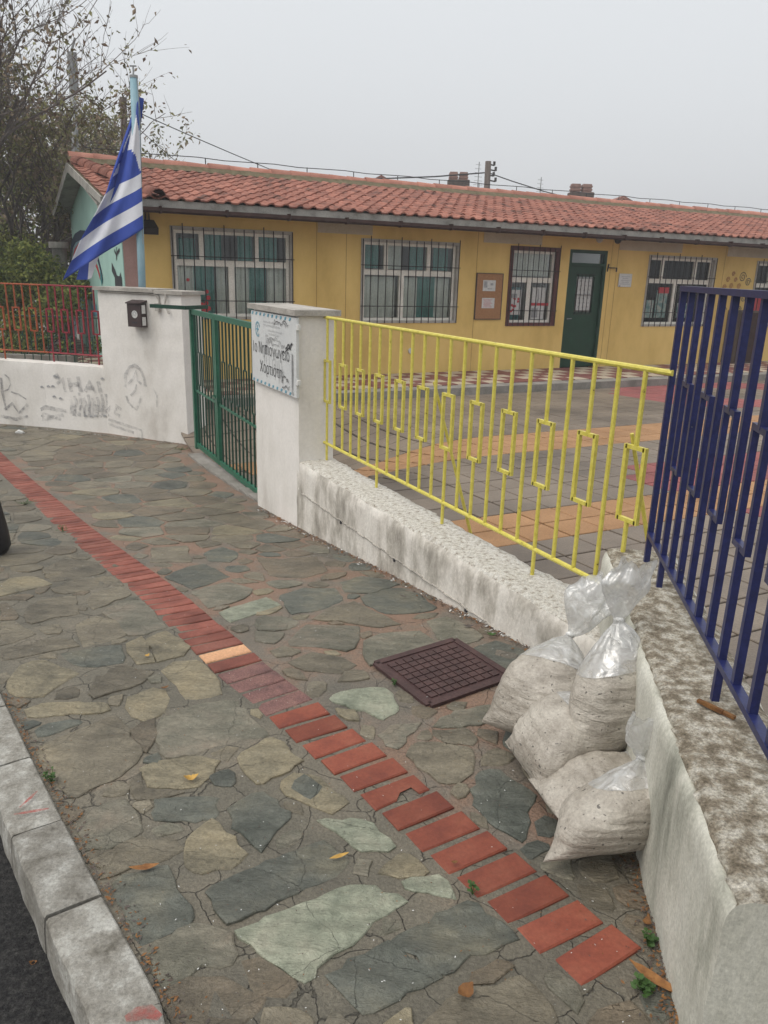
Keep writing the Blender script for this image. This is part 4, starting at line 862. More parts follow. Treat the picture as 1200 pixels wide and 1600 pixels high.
# red fence on it (two panels), orange where it runs on
def panel_between(a, c, back, mt, label, z0, z1, zf, n, group=None):
    d = c-a; L = np.linalg.norm(d); d /= L; nn = np.array([-d[1], d[0]]); o_ = a+nn*back; pitch = L/n
    return fence('fence', (o_[0], o_[1], 0), math.atan2(d[1], d[0]), L, n, pitch, pitch*.5, z1, z0, zf, mt, label, 'fence', r=.011, group=group)
panel_between(lw_pts[1], lw_pts[0]+np.array([-.03, .01]), .16, M['red'], 'red painted fence on the left wall, between the wide pillar and the orange fence', .345, 1.21, .215, 8)
panel_between(lw_pts[2]+(lw_pts[2]-lw_pts[1])*0, lw_pts[1], .16, M['orange'], 'orange red fence panel on the left wall at the edge of the photo', .345, 1.21, .215, 6)
# ------------------------------------------------------------------ green gate
def gxy(x, y=.15): return wxy(x, y)
ga = gxy(-3.735+.02); 
GL = 2.56
gate = empty('gate', (*wxy(-1.2-GL, .15), 0), WROT, 'green metal double gate between the two white pillars', 'gate')
zt, zb = 1.02, -.49
for nm, a, c, w_, h_ in (('rail', (0, 0, zt), (GL, 0, zt), .04, .05), ('rail', (0, 0, zb+.02), (GL, 0, zb+.02), .04, .05), ('rail', (0, 0, .16), (GL, 0, .13), .018, .022)):
    b = MB(); b.bar(a, c, w_, h_); b.build(nm, M['green'], gate)
for x, w_, z0, z1 in ((0.0, .06, zb-.03, zt+.02), (.90, .045, zb, zt), (.955, .045, zb, zt), (GL-.03, .045, zb, zt)):
    b = MB(); b.bar((x, 0, z0), (x, 0, z1), w_, w_, up=(0, 1, 0)); b.build('post', M['green'], gate)
b = MB(); b.box((.90, -.03, .16), (1.0, -.022, .30)); b.box((.93, -.06, .22), (.95, -.02, .24)); b.box((.93, -.06, .22), (1.03, -.05, .235)); b.build('latch', M['green'], gate)
def mkm(f, nm, m_): b = MB(); f(b); return b.mesh(nm, m_)
lt_, lb_ = .42, .78
gf = mkm(lambda b: b.bar((0, 0, zb+.03), (0, 0, zt-.02), .015, .015, up=(0, 1, 0)), 'bar', M['dgreen'])
gu = mkm(lambda b: b.bar((0, 0, zt-lt_), (0, 0, zt-.02), .015, .015, up=(0, 1, 0)), 'bar', M['dgreen']); gl_ = mkm(lambda b: b.bar((0, 0, zb+.03), (0, 0, zt-lb_), .015, .015, up=(0, 1, 0)), 'bar', M['dgreen'])
def lf(b):
    w_ = .042
    for p, q in (((-w_, zt-lt_), (w_, zt-lt_)), ((w_, zt-lt_), (w_, zt-lb_)), ((w_, zt-lb_), (-w_, zt-lb_)), ((-w_, zt-lb_), (-w_, zt-lt_))): b.bar((p[0], 0, p[1]), (q[0], 0, q[1]), .012, .012, up=(0, 1, 0))
gloop = mkm(lf, 'loop_frame', M['dgreen'])
for x0_, k, p_ in ((.075, 7, .118), (1.05, 13, .117)):
    for i in range(k):
        x = x0_+i*p_
        if i % 2: link('bar', gu, gate, (x, 0, 0)); link('bar', gl_, gate, (x, 0, 0)); link('loop_frame', gloop, gate, (x, 0, 0))
        else: link('bar', gf, gate, (x, 0, 0))
b = MB(); x, y = wxy(-1.2-GL-.05, .12); gb = empty('gate_bracket', (x, y, 0), lrot, 'dark green metal strap wrapped round the wide pillar above the gate post', 'bracket')
b.box((-.42, -.14, 1.045), (.08, -.10, 1.085)); b.box((.04, -.10, 1.045), (.08, .25, 1.085)); b.build('strap', M['dgreen'], gb)
# threshold of the gate
b = MB()
for i in range(9):
    x0_, y0_ = -1.25-.285*i-.28, -.02
    b.prism([wxy(x0_, .04), wxy(x0_+.278, .04), wxy(x0_+.278, .20), wxy(x0_, .20)], gz(0, wxy(x0_, 0)[1])-.06, gz(0, wxy(x0_+.14, 0)[1])+.018)
b.build('threshold_slabs', M['concrete'], sidewalk, kind='stuff')
# ------------------------------------------------------------------ school building
school = empty('school_building', tuple(BO), BROT, 'long yellow single-storey school with mint end wall and red tiled roof', 'school')
OPEN = [(-7.45,-5.54,.92,2.26), (-4.35,-2.45,.86,2.22), (-1.37,-.24,.80,2.22), (0,.92,-.3,2.21), (2.0,3.9,.78,2.18), (5.15,6.7,.76,2.16), (8,9.6,.8,2.2)]
S0, S1, WT = -8.13, 12.0, .22
b = MB(); xs = sorted({S0, -7.9, S1}|{o[0] for o in OPEN}|{o[1] for o in OPEN}); SPL = []
for i in range(len(xs)-1):
    a, c = xs[i], xs[i+1]; op = [o for o in OPEN if o[0] <= a+1e-6 and c <= o[1]+1e-6]
    rng_ = [(-.6, 2.47)] if not op else [(-.6, op[0][2]), (op[0][3], 2.47)]
    for z0, z1 in rng_:
        if z1 > z0: b.add([(a,0,z0),(c,0,z0),(c,WT,z0),(a,WT,z0),(a,0,z1),(c,0,z1),(c,WT,z1),(a,WT,z1)], [(0,3,2,1),(4,5,6,7),(0,1,5,4),(1,2,6,5),(2,3,7,6),(3,0,4,7)], 1 if c <= -7.89 else 0)
b.build('wall', [M['wall_y'], M['pink']], school)
RZ = lambda d: 2.56+.2014*(d+.62) if d <= 3.5 else 3.39-(d-3.5)*.155
# gable wall (mint), back wall, right end wall
b = MB(); g = [(WT+.002, -.6), (7.0, -.6), (7.0, RZ(7.0)-.09), (3.5, RZ(3.5)-.09), (WT+.002, RZ(WT)-.09)]
def extr(b, g, sA, sB, mi=0):
    n = len(g); b.add([(sA, y, z) for y, z in g]+[(sB, y, z) for y, z in g], [tuple(range(n)), tuple(range(n, 2*n))[::-1]]+[(i, n+i, n+(i+1) % n, (i+1) % n) for i in range(n)], mi)
extr(b, [(.0, -.6), (7.0, -.6), (7.0, RZ(7)-.09), (3.5, RZ(3.5)-.09), (.0, RZ(0)-.09)], S0-.012, S0-.001); extr(b, g, S0, S0+.2)
b.build('end_wall', M['wall_m'], school)
b = MB(); b.box((S0+.2, 6.8, -.6), (S1, 7, 2.7)); extr(b, g, S1, S1+.2); b.build('back_wall', M['wall_y'], school)
b = MB(); b.box((S0+.2, WT, -.55), (S1, 6.8, -.02)); b.build('floor', M['dark'], school)
b = MB(); b.box((S0+.201, 2.4, 0), (S1, 2.45, 2.4)); b.build('inner_wall', M['house'], school)
# roof slabs, fascia, soffit, gutter
RA = math.atan(.2014); E0 = -8.44
b = MB()
for (y0, y1) in ((-.60, 3.5), (3.5, 7.55)):
    extr(b, [(y0, RZ(y0)-.085), (y1, RZ(y1)-.085), (y1, RZ(y1)-.012), (y0, RZ(y0)-.012)], E0, S1+.5)
roof = b.build('roof', M['moss'], school)
b = MB(); b.box((E0, -.625, 2.462), (S1+.5, -.603, 2.556)); b.box((E0, -.60, 2.44), (S1+.5, 0-.003, 2.47)); b.build('fascia', M['fascia'], school)
b = MB(); extr(b, [(-.625, 2.45), (3.5, RZ(3.5)-.17), (7.56, RZ(7.56)-.17), (7.56, RZ(7.56)-.02), (3.5, RZ(3.5)-.02), (-.625, 2.545)], E0-.025, E0-.002); extr(b, [(.0, 2.475), (3.5, RZ(3.5)-.12), (7.5, RZ(7.5)-.12), (7.5, RZ(7.5)-.088), (3.5, RZ(3.5)-.088), (.0, 2.5)], E0, S0-.014); b.build('verge_board', M['fascia'], school)
b = MB(); n = 40
for i in range(n):
    a, c = E0+(S1+.5-E0)*i/n, E0+(S1+.5-E0)*(i+1)/n
    b.add([(x, y, z) for x in (a, c) for y, z in ((-.628, 2.46), (-.70, 2.455), (-.715, 2.41), (-.69, 2.385), (-.64, 2.385), (-.628, 2.40))], [(j, j+1, 6+j+1, 6+j) for j in range(5)])
b.build('gutter', M['gutter'], school)
bm_ = MB(); bm_.box((-.012, -.725, 2.378), (.012, -.626, 2.475)); me = bm_.mesh('gutter_bracket', M['gutter'])
for i in range(22): link('gutter_bracket', me, school, (-7.7+i*.93, 0, 0))
# roof tiles, one by one
TW, TL, TP = .217, .37, .335
prof = [(0, .006), (.07, .002), (.105, .008), (.13, .028), (.165, .038), (.198, .028), (.222, .004)]
b = MB(); k = len(prof); V = [(x, 0, z+.012) for x, z in prof]+[(x, TL, z-.006) for x, z in prof]+[(x, 0, z-.010) for x, z in prof]
b.add(V, [(i, i+1, k+i+1, k+i) for i in range(k-1)]+[(2*k+i, 2*k+i+1, i+1, i) for i in range(k-1)]+[(0, k, 2*k)[:3]]); tile_me = b.mesh('roof_tile', M['tile'], False)
tiles = []
nr = 12
for j in range(nr):
    y = -.655+j*TP*math.cos(RA)
    for i in range(int((S1+.5-E0)/TW)):
        x = E0+.01+i*TW
        z = RZ(y)+.0+.010
        wx, wy = bxy(x, y); ds = math.hypot(wx, wy)
        tiles.append((ds, x, y, z))
tiles.sort(); tb = MB(); NT = 299
for i, (ds, x, y, z) in enumerate(tiles):
    jx, jz, jr = random.uniform(-.004, .004), random.uniform(-.003, .006), random.uniform(-.02, .02)
    if i < NT: link('roof_tile', tile_me, roof, (x+jx, y+random.uniform(-.008, .008), z+jz), (RA+random.uniform(-.01, .012), 0, jr))
    else:
        c, s_ = math.cos(RA), math.sin(RA); tb.add([(v.co.x+x+jx, y+v.co.y*c-v.co.z*s_, z+jz+v.co.y*s_+v.co.z*c) for v in tile_me.vertices], [tuple(p.vertices) for p in tile_me.polygons])
# (sub-colour differs per tile for the single ones; the far ones get a second material at random)
M['tile2'] = M['tile'].copy(); M['tile2'].name = 'roof_tile_darker'
for n_ in M['tile2'].node_tree.nodes:
    if n_.type == 'VALTORGB':
        for e in n_.color_ramp.elements: e.color = (e.color[0]*.8, e.color[1]*.82, e.color[2]*.85, 1)
nf = len(tile_me.polygons); tb.m = []
for i in range(len(tb.f)//nf): tb.m += [random.choice((0, 0, 1))]*nf
tb.build('roof_tiles', [M['tile'], M['tile2']], roof, kind='stuff')
b = MB()      # back slope tiles as courses
for j in range(11):
    y0 = 3.5+j*.36; b.add([(E0, y0, RZ(y0)+.04), (S1+.5, y0, RZ(y0)+.04), (S1+.5, y0+.38, RZ(y0+.38)+.055), (E0, y0+.38, RZ(y0+.38)+.055)], [(0, 1, 2, 3)])
b.build('back_tiles', M['tile'], roof, kind='stuff')
b = MB()
for i in range(60):
    a = E0+i*(S1+.5-E0)/60; c = a+(S1+.5-E0)/60; b.add([(a, 3.22+.03*math.sin(i*1.9), RZ(3.22)+.03), (c, 3.22+.03*math.sin((i+1)*1.9), RZ(3.22)+.03), (c, 3.46, 3.50), (a, 3.46, 3.50)], [(0, 1, 2, 3)])
b.build('ridge_mortar', M['moss'], roof)
def halftube(L, r0, r1, m_, nm):
    b = MB(); n = 7
    for x, r in ((0, r0), (L, r1)):
        for q in range(n): t = math.pi*q/(n-1); b.v.append((x, r*math.cos(t), r*math.sin(t)))
    for q in range(n): t = math.pi*q/(n-1); b.v.append((0, (r0-.015)*math.cos(t), (r0-.015)*math.sin(t)))
    b.f = [(q, q+1, n+q+1, n+q) for q in range(n-1)]+[(q, 2*n+q, 2*n+q+1, q+1) for q in range(n-1)]; b.m = [0]*len(b.f); return b.mesh(nm, m_, True)
rt = halftube(.43, .10, .088, M['ridge'], 'ridge_tile')
for i in range(51): link('ridge_tile', rt, roof, (E0+.02+i*.41, 3.5, 3.46+random.uniform(-.006, .008)), (0, random.uniform(-.02, .02), random.uniform(-.02, .02)))
pA, pB = Vector((-7.72, -.70, RZ(-.70)+.045)), Vector((-8.36, 3.35, RZ(3.35)+.04)); dv_ = (pB-pA); LL_ = dv_.length; dv_.normalize()
rt2 = halftube(.44, .115, .095, M['tile2'], 'hip_tile')
for i in range(int(LL_/.40)):
    p = pA+dv_*i*.40; o = link('hip_tile', rt2, roof, p); o.rotation_euler = dv_.to_track_quat('X', 'Z').to_euler()
b = MB(); b.tube([(E0+.3+i*.5, 3.5, 3.64+.012*math.sin(i*2.1)) for i in range(40)], .008, 5)
for i in range(20): b.tube([(E0+.4+i*1.02, 3.5, 3.54), (E0+.4+i*1.02, 3.5, 3.645)], .010, 4)
b.build('lightning_cable', M['cable'], roof)
# windows
def window(s0, s1, z0, z1, tz, ums, lms, outer, bars, curtains, gname='window', sill=True, grill=M['iron'], outw=.05):
    W = MB(); w_ = outw
    for a, c in (((s0, z0), (s0+w_, z1)), ((s1-w_, z0), (s1, z1)), ((s0+w_, z1-w_), (s1-w_, z1)), ((s0+w_, z0), (s1-w_, z0+w_*.8))): W.box((a[0], -.015, a[1]), (c[0], .10, c[1]))
    win = W.build(gname, outer, school)
    f = MB(); a0, a1, b0, b1 = s0+w_, s1-w_, z0+w_*.8, z1-w_; t = .045; y0, y1 = .05, .11
    def fb(x0, x1, q0, q1): f.box((x0, y0, q0), (x1, y1, q1))
    fb(a0, a0+t, b0, b1); fb(a1-t, a1, b0, b1); fb(a0+t, a1-t, b1-t, b1); fb(a0+t, a1-t, b0, b0+t); fb(a0+t, a1-t, tz-.045, tz+.045)
    for u in ums: fb(u-.035, u+.035, tz+.045, b1-t)
    for l in lms: fb(l-.045, l+.045, b0+t, tz-.045)
    f.build('frame', M['upvc'], win)
    us = [a0+t]+[q for u in ums for q in (u-.035, u+.035)]+[a1-t]; ls = [a0+t]+[q for u in lms for q in (u-.045, u+.045)]+[a1-t]
    for arr, q0, q1 in ((us, tz+.045, b1-t), (ls, b0+t, tz-.045)):
        for i in range(0, len(arr), 2): b = MB(); b.box((arr[i], .078, q0), (arr[i+1], .084, q1)); b.build('pane', M['glass'], win)
    for (c0_, c1_, q0, q1, m_) in curtains:
        b = MB(); n = max(8, int((c1_-c0_)/.02)); V = []
        for i in range(n+1): x = c0_+(c1_-c0_)*i/n; y = .15+.022*math.sin(i*1.25+c0_*9); V += [(x, y, q0), (x, y, q1)]
        b.add(V, [(2*i, 2*i+2, 2*i+3, 2*i+1) for i in range(n)]); b.build('curtain', m_, win)
    gb_ = MB(); n = bars; x0g, x1g = s0+.02, s1-.02
    for i in range(n+1): x = x0g+(x1g-x0g)*i/n; gb_.tube([(x, -.045, z0+.0), (x, -.045, z1-.01+(.05 if i % 4 == 1 else 0))], .0085, 5)
    for q in (z0+.28, z1-.42): gb_.bar((x0g-.03, -.045, q), (x1g+.03, -.045, q), .012, .012)
    gb_.build('grille', grill, win)
    return win
z1_, z2_ = 2.26, .92
w1 = window(-7.45, -5.54, .92, 2.26, 1.75, [-6.98, -6.12], [-6.53], M['gframe'], 12, [(-7.35, -7.1, 1.0, 1.7, M['curtain_w']), (-7.12, -6.78, 1.0, 1.72, M['curtain']), (-6.75, -6.58, 1.0, 1.7, M['curtain_w']), (-6.47, -6.2, 1.0, 1.72, M['curtain_w']), (-6.22, -5.95, 1.0, 1.72, M['curtain']), (-5.93, -5.62, 1.0, 1.72, M['curtain_w']), (-6.9, -6.65, 1.8, 2.2, M['curtain']), (-6.4, -6.15, 1.8, 2.2, M['curtain']), (-7.3, -7.05, 1.8, 2.1, M['curtain']), (-6.05, -5.75, 1.8, 2.2, M['curtain'])])
b = MB()
for x, z, r in ((-6.92, 1.33, .03), (-6.9, 1.24, .035), (-6.93, 1.16, .03), (-6.9, 1.08, .035), (-7.2, 1.5, .025), (-7.08, 1.10, .05), (-7.0, 1.12, .05), (-6.96, 1.04, .05)): b = MB(); b.tube([(x, .066, z), (x, .0775, z)], r, 10); b.build('sticker', M['redp'], w1)
w2 = window(-4.35, -2.45, .86, 2.22, 1.69, [-3.86, -3.03], [-3.55], M['gframe'], 13, [(-4.25, -3.62, .95, 1.62, M['curtain_w']), (-3.5, -3.2, .95, 1.62, M['curtain_w']), (-3.2, -2.85, .95, 1.64, M['curtain']), (-2.85, -2.56, .95, 1.62, M['curtain_w']), (-4.25, -3.95, 1.75, 2.15, M['curtain']), (-3.35, -3.1, 1.75, 2.15, M['curtain']), (-2.9, -2.6, 1.75, 2.15, M['curtain']), (-3.8, -3.5, 1.75, 2.15, M['curtain_w'])])
w3 = window(-1.37, -.24, .80, 2.22, 1.63, [], [-.86], M['bframe'], 9, [(-1.28, -.95, .9, 1.5, M['teal']), (-1.25, -.35, 1.7, 2.1, M['curtain_w']), (-.78, -.4, .9, 1.5, M['paper'])], outw=.075, grill=M['iron'])
for a_, c_ in (((-1.22, .07, 1.0), (-1.0, .0775, 1.45)), ((-.75, .07, .92), (-.45, .0775, 1.5))): b = MB(); b.box(a_, c_); b.build('poster', M['paper'], w3)
b = MB()
for i in range(9): x, z = -1.21+.19*random.random(), 1.02+.4*random.random(); b.tube([(x, .066, z), (x, .0695, z)], .025, 8)
b.build('poster_print', M['redp'], w3, kind='stuff'); b = MB(); b.box((-.76, .066, 1.17), (-.36, .0695, 1.22)); b.build('poster_print', M['redp'], w3)
b = MB(); b.box((-.74, .064, .95), (-.6, .0695, 1.12)); b.box((-1.22, .064, 1.3), (-1.1, .0695, 1.38)); b.ribbon([(-.72, 1.0), (-.6, 1.3), (-.63, 1.48)], .03, .066); b.build('poster_print', M['ink_gray'], w3)
w4 = window(2.0, 3.9, .78, 2.18, 1.68, [2.45, 3.38], [2.87], M['gframe'], 12, [(2.05, 2.8, 1.75, 2.12, M['curtain_w']), (3.0, 3.8, 1.75, 2.12, M['curtain_w']), (2.95, 3.4, .88, 1.6, M['dark']), (2.1, 2.8, .88, 1.1, M['curtain_w'])])
for a_, c_ in (((2.40, .066, .95), (2.7, .0775, 1.5)), ((3.02, .066, .95), (3.3, .0775, 1.25)), ((2.12, .066, .95), (2.34, .0775, 1.3))): b = MB(); b.box(a_, c_); b.build('poster', M['pteal'], w4)
b = MB(); b.box((2.42, .062, 1.44), (2.72, .0655, 1.56)); b.build('poster_print', M['redp'], w4)
w5 = window(5.15, 6.7, .76, 2.16, 1.65, [5.7, 6.3], [5.95], M['gframe'], 11, [(5.2, 6.6, 1.72, 2.1, M['curtain_w'])])
b = MB(); b.box((5.2, .066, .9), (5.8, .0775, 1.5)); b.build('poster', M['redp'], w5)
window(8, 9.6, .8, 2.2, 1.68, [8.5, 9.1], [8.8], M['gframe'], 10, [])
# door
b = MB()
for a, c in (((.0, 0), (.06, 2.21)), ((.86, 0), (.92, 2.21)), ((.06, 2.15), (.86, 2.21)), ((.06, 1.92), (.86, 1.97))): b.box((a[0], .0, a[1]), (c[0], .12, c[1]))
b.box((.06, .05, .0), (.86, .10, 1.05)); b.box((.06, .05, 1.05), (.26, .10, 1.92)); b.box((.70, .05, 1.05), (.86, .10, 1.92)); b.box((.26, .05, 1.72), (.70, .10, 1.92))
door = b.build('door', M['doorg'], school)
b = MB(); b.box((.26, .07, 1.05), (.70, .078, 1.72)); b.build('pane', M['glass'], door); b = MB(); b.box((.06, .06, 1.97), (.86, .07, 2.15)); b.build('transom_pane', M['glass'], door)
b = MB(); b.box((.30, .060, 1.09), (.66, .0685, 1.68)); b.build('paper_notice', M['paper'], door)
b = MB()
for i in range(7):
    for j in range(3): x, z = .35+.11*j+.02*(i % 2), 1.14+.08*i; b.ribbon([(x, z), (x+.02, z+.03), (x+.04, z)], .014, .058)
b.build('printed_shapes', M['ink_gray'], door)
b = MB()
for x in (.28, .37, .46, .55, .64): b.tube([(x, .035, 1.02), (x, .035, 1.76)], .007, 5)
for z in (1.02, 1.38, 1.76): b.bar((.24, .035, z), (.70, .035, z), .01, .01)
b.build('grille', M['iron'], door)
b = MB(); b.bar((.09, .02, .93), (.20, .02, .935), .015, .015); b.tube([(.1, .05, .93), (.1, .015, .93)], .014, 8); b.build('handle', M['metal'], door)
b = MB(); b.bar((.95, -.02, 1.9), (1.14, -.06, 1.9), .02, .02); b.bar((1.13, -.06, 1.9), (1.13, -.06, 1.83), .02, .02); b.bar((.95, .0, 1.83), (.95, -.03, 1.97), .02, .02); b.build('door_holder', M['iron'], school)
for s_, m_ in ((.46, 'gframe'), (.91, 'iron')):
    b = MB(); b.tube([(s_, -.25, 2.438), (s_, -.25, 2.42), (s_, -.25, 2.40), (s_, -.25, 2.36), (s_, -.25, 2.335)], [.07, .075, .07, .055, .02], 12); o = b.build('ceiling_lamp', M[m_])
    o.matrix_world = Matrix.LocRotScale(Vector(BO), Matrix.Rotation(BROT, 3, 'Z').to_quaternion(), None)
    tag(o, 'grey dome lamp under the eave, nearer the notice board' if m_ == 'gframe' else 'black dome lamp under the eave above the right edge of the green door', 'lamp')
# whitish repaint patches, cracks between panels, plaque, notice board, painted swirls
b = MB()
for a, c, q0, q1 in ((-5.12, -4.15, 2.27, 2.438), (-1.96, -.68, 2.25, 2.438), (1.2, 2.87, 2.24, 2.438), (4.2, 6.6, 2.22, 2.438)): b = MB(); b.box((a, -.008, q0), (c, -.001, q1)); b.build('repaint_patch', M['patch'], school)
wj = mat('wall_joint', [(.34,.21,.07), (.42,.27,.09)], .9, 5, 0)
for s_ in (-5.14, -4.62, -2.08, 1.18, 1.02, 4.15): b = MB(); b.box((s_, -.0035, 0), (s_+.008, -.0005, 2.43)); b.build('panel_joint', wj, school)
def onwall(name, s_, z, label, cat): return empty(name, tuple(BO+BD*s_+np.array([0, 0, z])), BROT, label, cat)
nb = onwall('notice_board', -2.06, .93, 'brown cork notice board with two white sheets beside the maroon window', 'notice board')
b = MB(); b.box((0, -.022, 0), (.55, -.004, .79)); b.build('board', M['cork'], nb)
b = MB()
for a, c in (((-.012, -.012), (.562, 0)), ((-.012, .79), (.562, .802)), ((-.012, 0), (0, .79)), ((.55, 0), (.562, .79))): b.box((a[0], -.03, a[1]), (c[0], -.003, c[1]))
b.build('frame', M['wood'], nb)
for x, z, w_, h_, m2 in ((.13, .49, .27, .19, 'ink_gray'), (.13, .19, .27, .18, 'redp')):
    b = MB(); b.box((x, -.027, z), (x+w_, -.0225, z+h_)); sh = b.build('sheet', M['paper'], nb); b = MB()
    if m2 == 'ink_gray': b.box((x+.02, -.0285, z+.06), (x+.09, -.0272, z+.17)); b.box((x+.16, -.0285, z+.1), (x+.22, -.0272, z+.14)); b.box((x+.1, -.0285, z+.03), (x+.2, -.0272, z+.05))
    else:
        for i in range(7): b.box((x+.03+.01*(i % 2), -.0285, z+.02+i*.021), (x+.22-.02*(i % 3), -.0272, z+.026+i*.021))
    b.build('print', M[m2], sh)
pq = onwall('plaque', 1.26, 1.55, 'small pale plaque on the yellow wall right of the green door', 'plaque')
b = MB(); b.box((0, -.02, 0), (.33, -.003, .25)); b.build('plate', M['paper'], pq); b = MB()
for i, (a, c) in enumerate(((.04, .29), (.07, .26), (.05, .28), (.09, .24), (.06, .27))): b.box((a, -.0225, .05+i*.035), (c, -.0202, .058+i*.035))
b.box((.02, -.0225, .0), (.05, -.0202, .03)); b.build('print', M['ink_gray'], pq)
def swirl(bb, s_, z, r): bb.ribbon([(s_+r*(1-t/14)*math.cos(t), z+r*(1-t/14)*math.sin(t)) for t in np.linspace(0, 12, 34)], .017, -.004)
om = mat('ochre_print', [(.3,.13,.05), (.36,.17,.07)], .8, 5, 0)
for i, (s_, z, r) in enumerate(((4.77,1.81,.11),(4.96,1.71,.09),(4.25,1.33,.09),(4.33,1.12,.09),(4.8,1.13,.08),(4.9,1.37,.09),(4.6,1.45,.07))): b = MB(); swirl(b, s_, z, r); b.build('painted_swirl', M['ink'], school)
for i, (s_, z, r) in enumerate(((4.47,1.87,.05),(4.33,1.75,.06),(4.25,1.59,.06),(4.45,1.62,.06),(4.69,1.62,.06),(4.56,1.75,.05),(4.89,1.5,.06))): b = MB(); swirl(b, s_, z, r); b.build('painted_swirl', om, school)
cb = onwall('cupboard', 4.48, 0, 'low dark cupboard against the yellow wall between two barred windows', 'cupboard')
b = MB(); b.box((0, -.35, 0), (.62, -.01, 1.12)); b.build('body', M['wood'], cb); b = MB(); b.box((.02, -.368, .04), (.30, -.352, 1.08)); b.build('door', M['gutter'], cb); b = MB(); b.box((.32, -.368, .04), (.60, -.352, 1.08)); b.build('door', M['gutter'], cb)
# sparse base stain ball (wall vent)
b = MB(); b.tube([(-3.35, 0, .38), (-3.35, -.02, .38)], .05, 14); b.build('vent_cap', M['paper'], school)
fl = onwall('floodlight', -7.98, 2.2, 'black louvred floodlight bracket at the left corner of the yellow wall', 'floodlight')
b = MB(); b.add([(0,-.05,.12),(.30,-.05,.12),(.30,-.38,.0),(0,-.38,.0),(0,-.01,.03),(.30,-.01,.03),(.30,-.34,-.09),(0,-.34,-.09)], [(0,1,2,3),(7,6,5,4),(0,4,5,1),(1,5,6,2),(2,6,7,3),(3,7,4,0)]); b.build('housing', M['iron'], fl)
b = MB()
for i in range(5): b.bar((.04+.05*i, -.02, .0), (.04+.05*i, -.02, .22), .012, .03)
b.build('bracket', M['iron'], fl)
# mural on the mint end wall
GN = BD.copy(); GP = BO+BD*(S0-.014)
def gpt(x, y): p = onpl(x, y, GN, GP)-BO; return float(p@BN), float(p[2])
def gstroke(pxs, w_, m_, off=.004, closed=False):
    P = [gpt(*q) for q in pxs]; b = MB(); L = []
    for i, p in enumerate(P):
        a, c = P[max(i-1, 0)], P[min(i+1, len(P)-1)]; d = Vector((c[0]-a[0], c[1]-a[1])); d = d.normalized() if d.length else Vector((1, 0)); n = (-d.y*w_/2, d.x*w_/2)
        L += [(S0-.014-off, p[0]+n[0], p[1]+n[1]), (S0-.014-off, p[0]-n[0], p[1]-n[1])]
    b.add(L, [(2*i, 2*i+1, 2*i+3, 2*i+2) for i in range(len(P)-1)]); return b.build('mural', m_, school)
gstroke([(110,410),(111,395),(113,382),(118,372),(126,367),(134,368),(140,376)], .18, M['navy'])
gstroke([(113,412),(115,395),(119,384),(126,378),(133,380)], .16, M['lblue'], .003)
gstroke([(114,420),(118,400),(124,392),(130,390)], .30, M['redp'], .005)
gstroke([(152,400),(156,415),(159,428),(161,440)], .12, M['navy']); gstroke([(148,408),(153,420),(157,434)], .10, M['redp'], .005); gstroke([(157,428),(159,436),(160,443)], .2, M['teal'], .006)
gstroke([(175,417),(180,428),(184,440)], .14, M['ink'], .004); gstroke([(180,438),(186,441),(191,442)], .18, M['ink'], .005); gstroke([(186,441),(188,432),(189,428)], .06, M['ink'], .004)
gstroke([(182,386),(183,396),(182,406)], .05, M['ink']); gstroke([(179,391),(182,398),(187,390)], .05, M['ink'])
gstroke([(112,455),(113,480),(120,520)], .9, M['lblue'], .003); gstroke([(130,450),(133,480),(140,530)], .5, M['lblue'], .003); gstroke([(126,455),(130,480),(132,500)], .16, M['teal'], .006); gstroke([(143,480),(146,486),(152,484)], .2, M['signblue'], .006); gstroke([(142,448),(143,460),(144,470)], .16, M['navy'], .006)

# ------------------------------------------------------------------ flag pole and flag
YF = 10.45
pt, pb = aty(209, 122, YF), aty(222, 445, YF); dd3 = (pt-pb)/np.linalg.norm(pt-pb); base = pb+dd3*((-.35-pb[2])/dd3[2])
fp = empty('flagpole', tuple(base), 0, 'pale blue round flagpole behind the wide white pillar', 'flagpole'); rel = lambda p: tuple(np.array(p)-base)
b = MB(); b.tube([rel(base), rel(pt)], .047, 16); b.build('pole', M['lblue'], fp, True)
b = MB(); b.tube([rel(pt), rel(pt+[0, 0, .03])], .05, 16); b.tube([rel(pt+[0, 0, .03]), rel(pt+[.0, 0, .12])], .010, 6); b.bar(rel(pt+[-.04, 0, .13]), rel(pt+[.04, 0, .13]), .015, .015); b.tube([rel(pt+[.045, -.02, .02]), rel(pt+[.06, -.03, -.4]), rel(pb+[.06, -.05, .5])], .005, 5); b.build('finial', M['metal'], fp)
flag = empty('flag', tuple(aty(222, 260, YF)), 0, 'blue and white striped flag with a cross canton drooping from the pale blue pole', 'flag'); fo = np.array(flag.location)
Lr = [(0, 6), (.1, 14), (.2, 26), (.32, 40), (.45, 55), (.54, 64), (.66, 88), (.77, 113), (.87, 128), (1, 150)]
b = MB(); nv, nu = 45, 60
def fpos(u, vv, y_off=0.):
    L = np.interp(vv, [a for a, _ in Lr], [c for _, c in Lr])*u
    hx, hy = 216+8*vv, 157+200*vv
    dx, dy = -.83, .56
    # stripes steepen near the bottom; fabric bows
    ang = .06*math.sin(u*2.6); px = hx+(dx*math.cos(ang)-dy*math.sin(ang))*L; py = hy+(dy*math.cos(ang)+dx*math.sin(ang))*L+3.5*math.sin(u*math.pi)*vv
    py += 2.2*math.sin(u*5+vv*3)
    dep = YF-.075+y_off-.07*math.sin(u*6.0+vv*2.2)*min(1, u*3)-.05*math.sin(u*11-vv*5)*min(1, u*2)+.18*u*u
    FPX_[(round(u, 6), round(vv, 6))] = (px, py); return aty(px, py, dep)-fo
FPX_ = {}
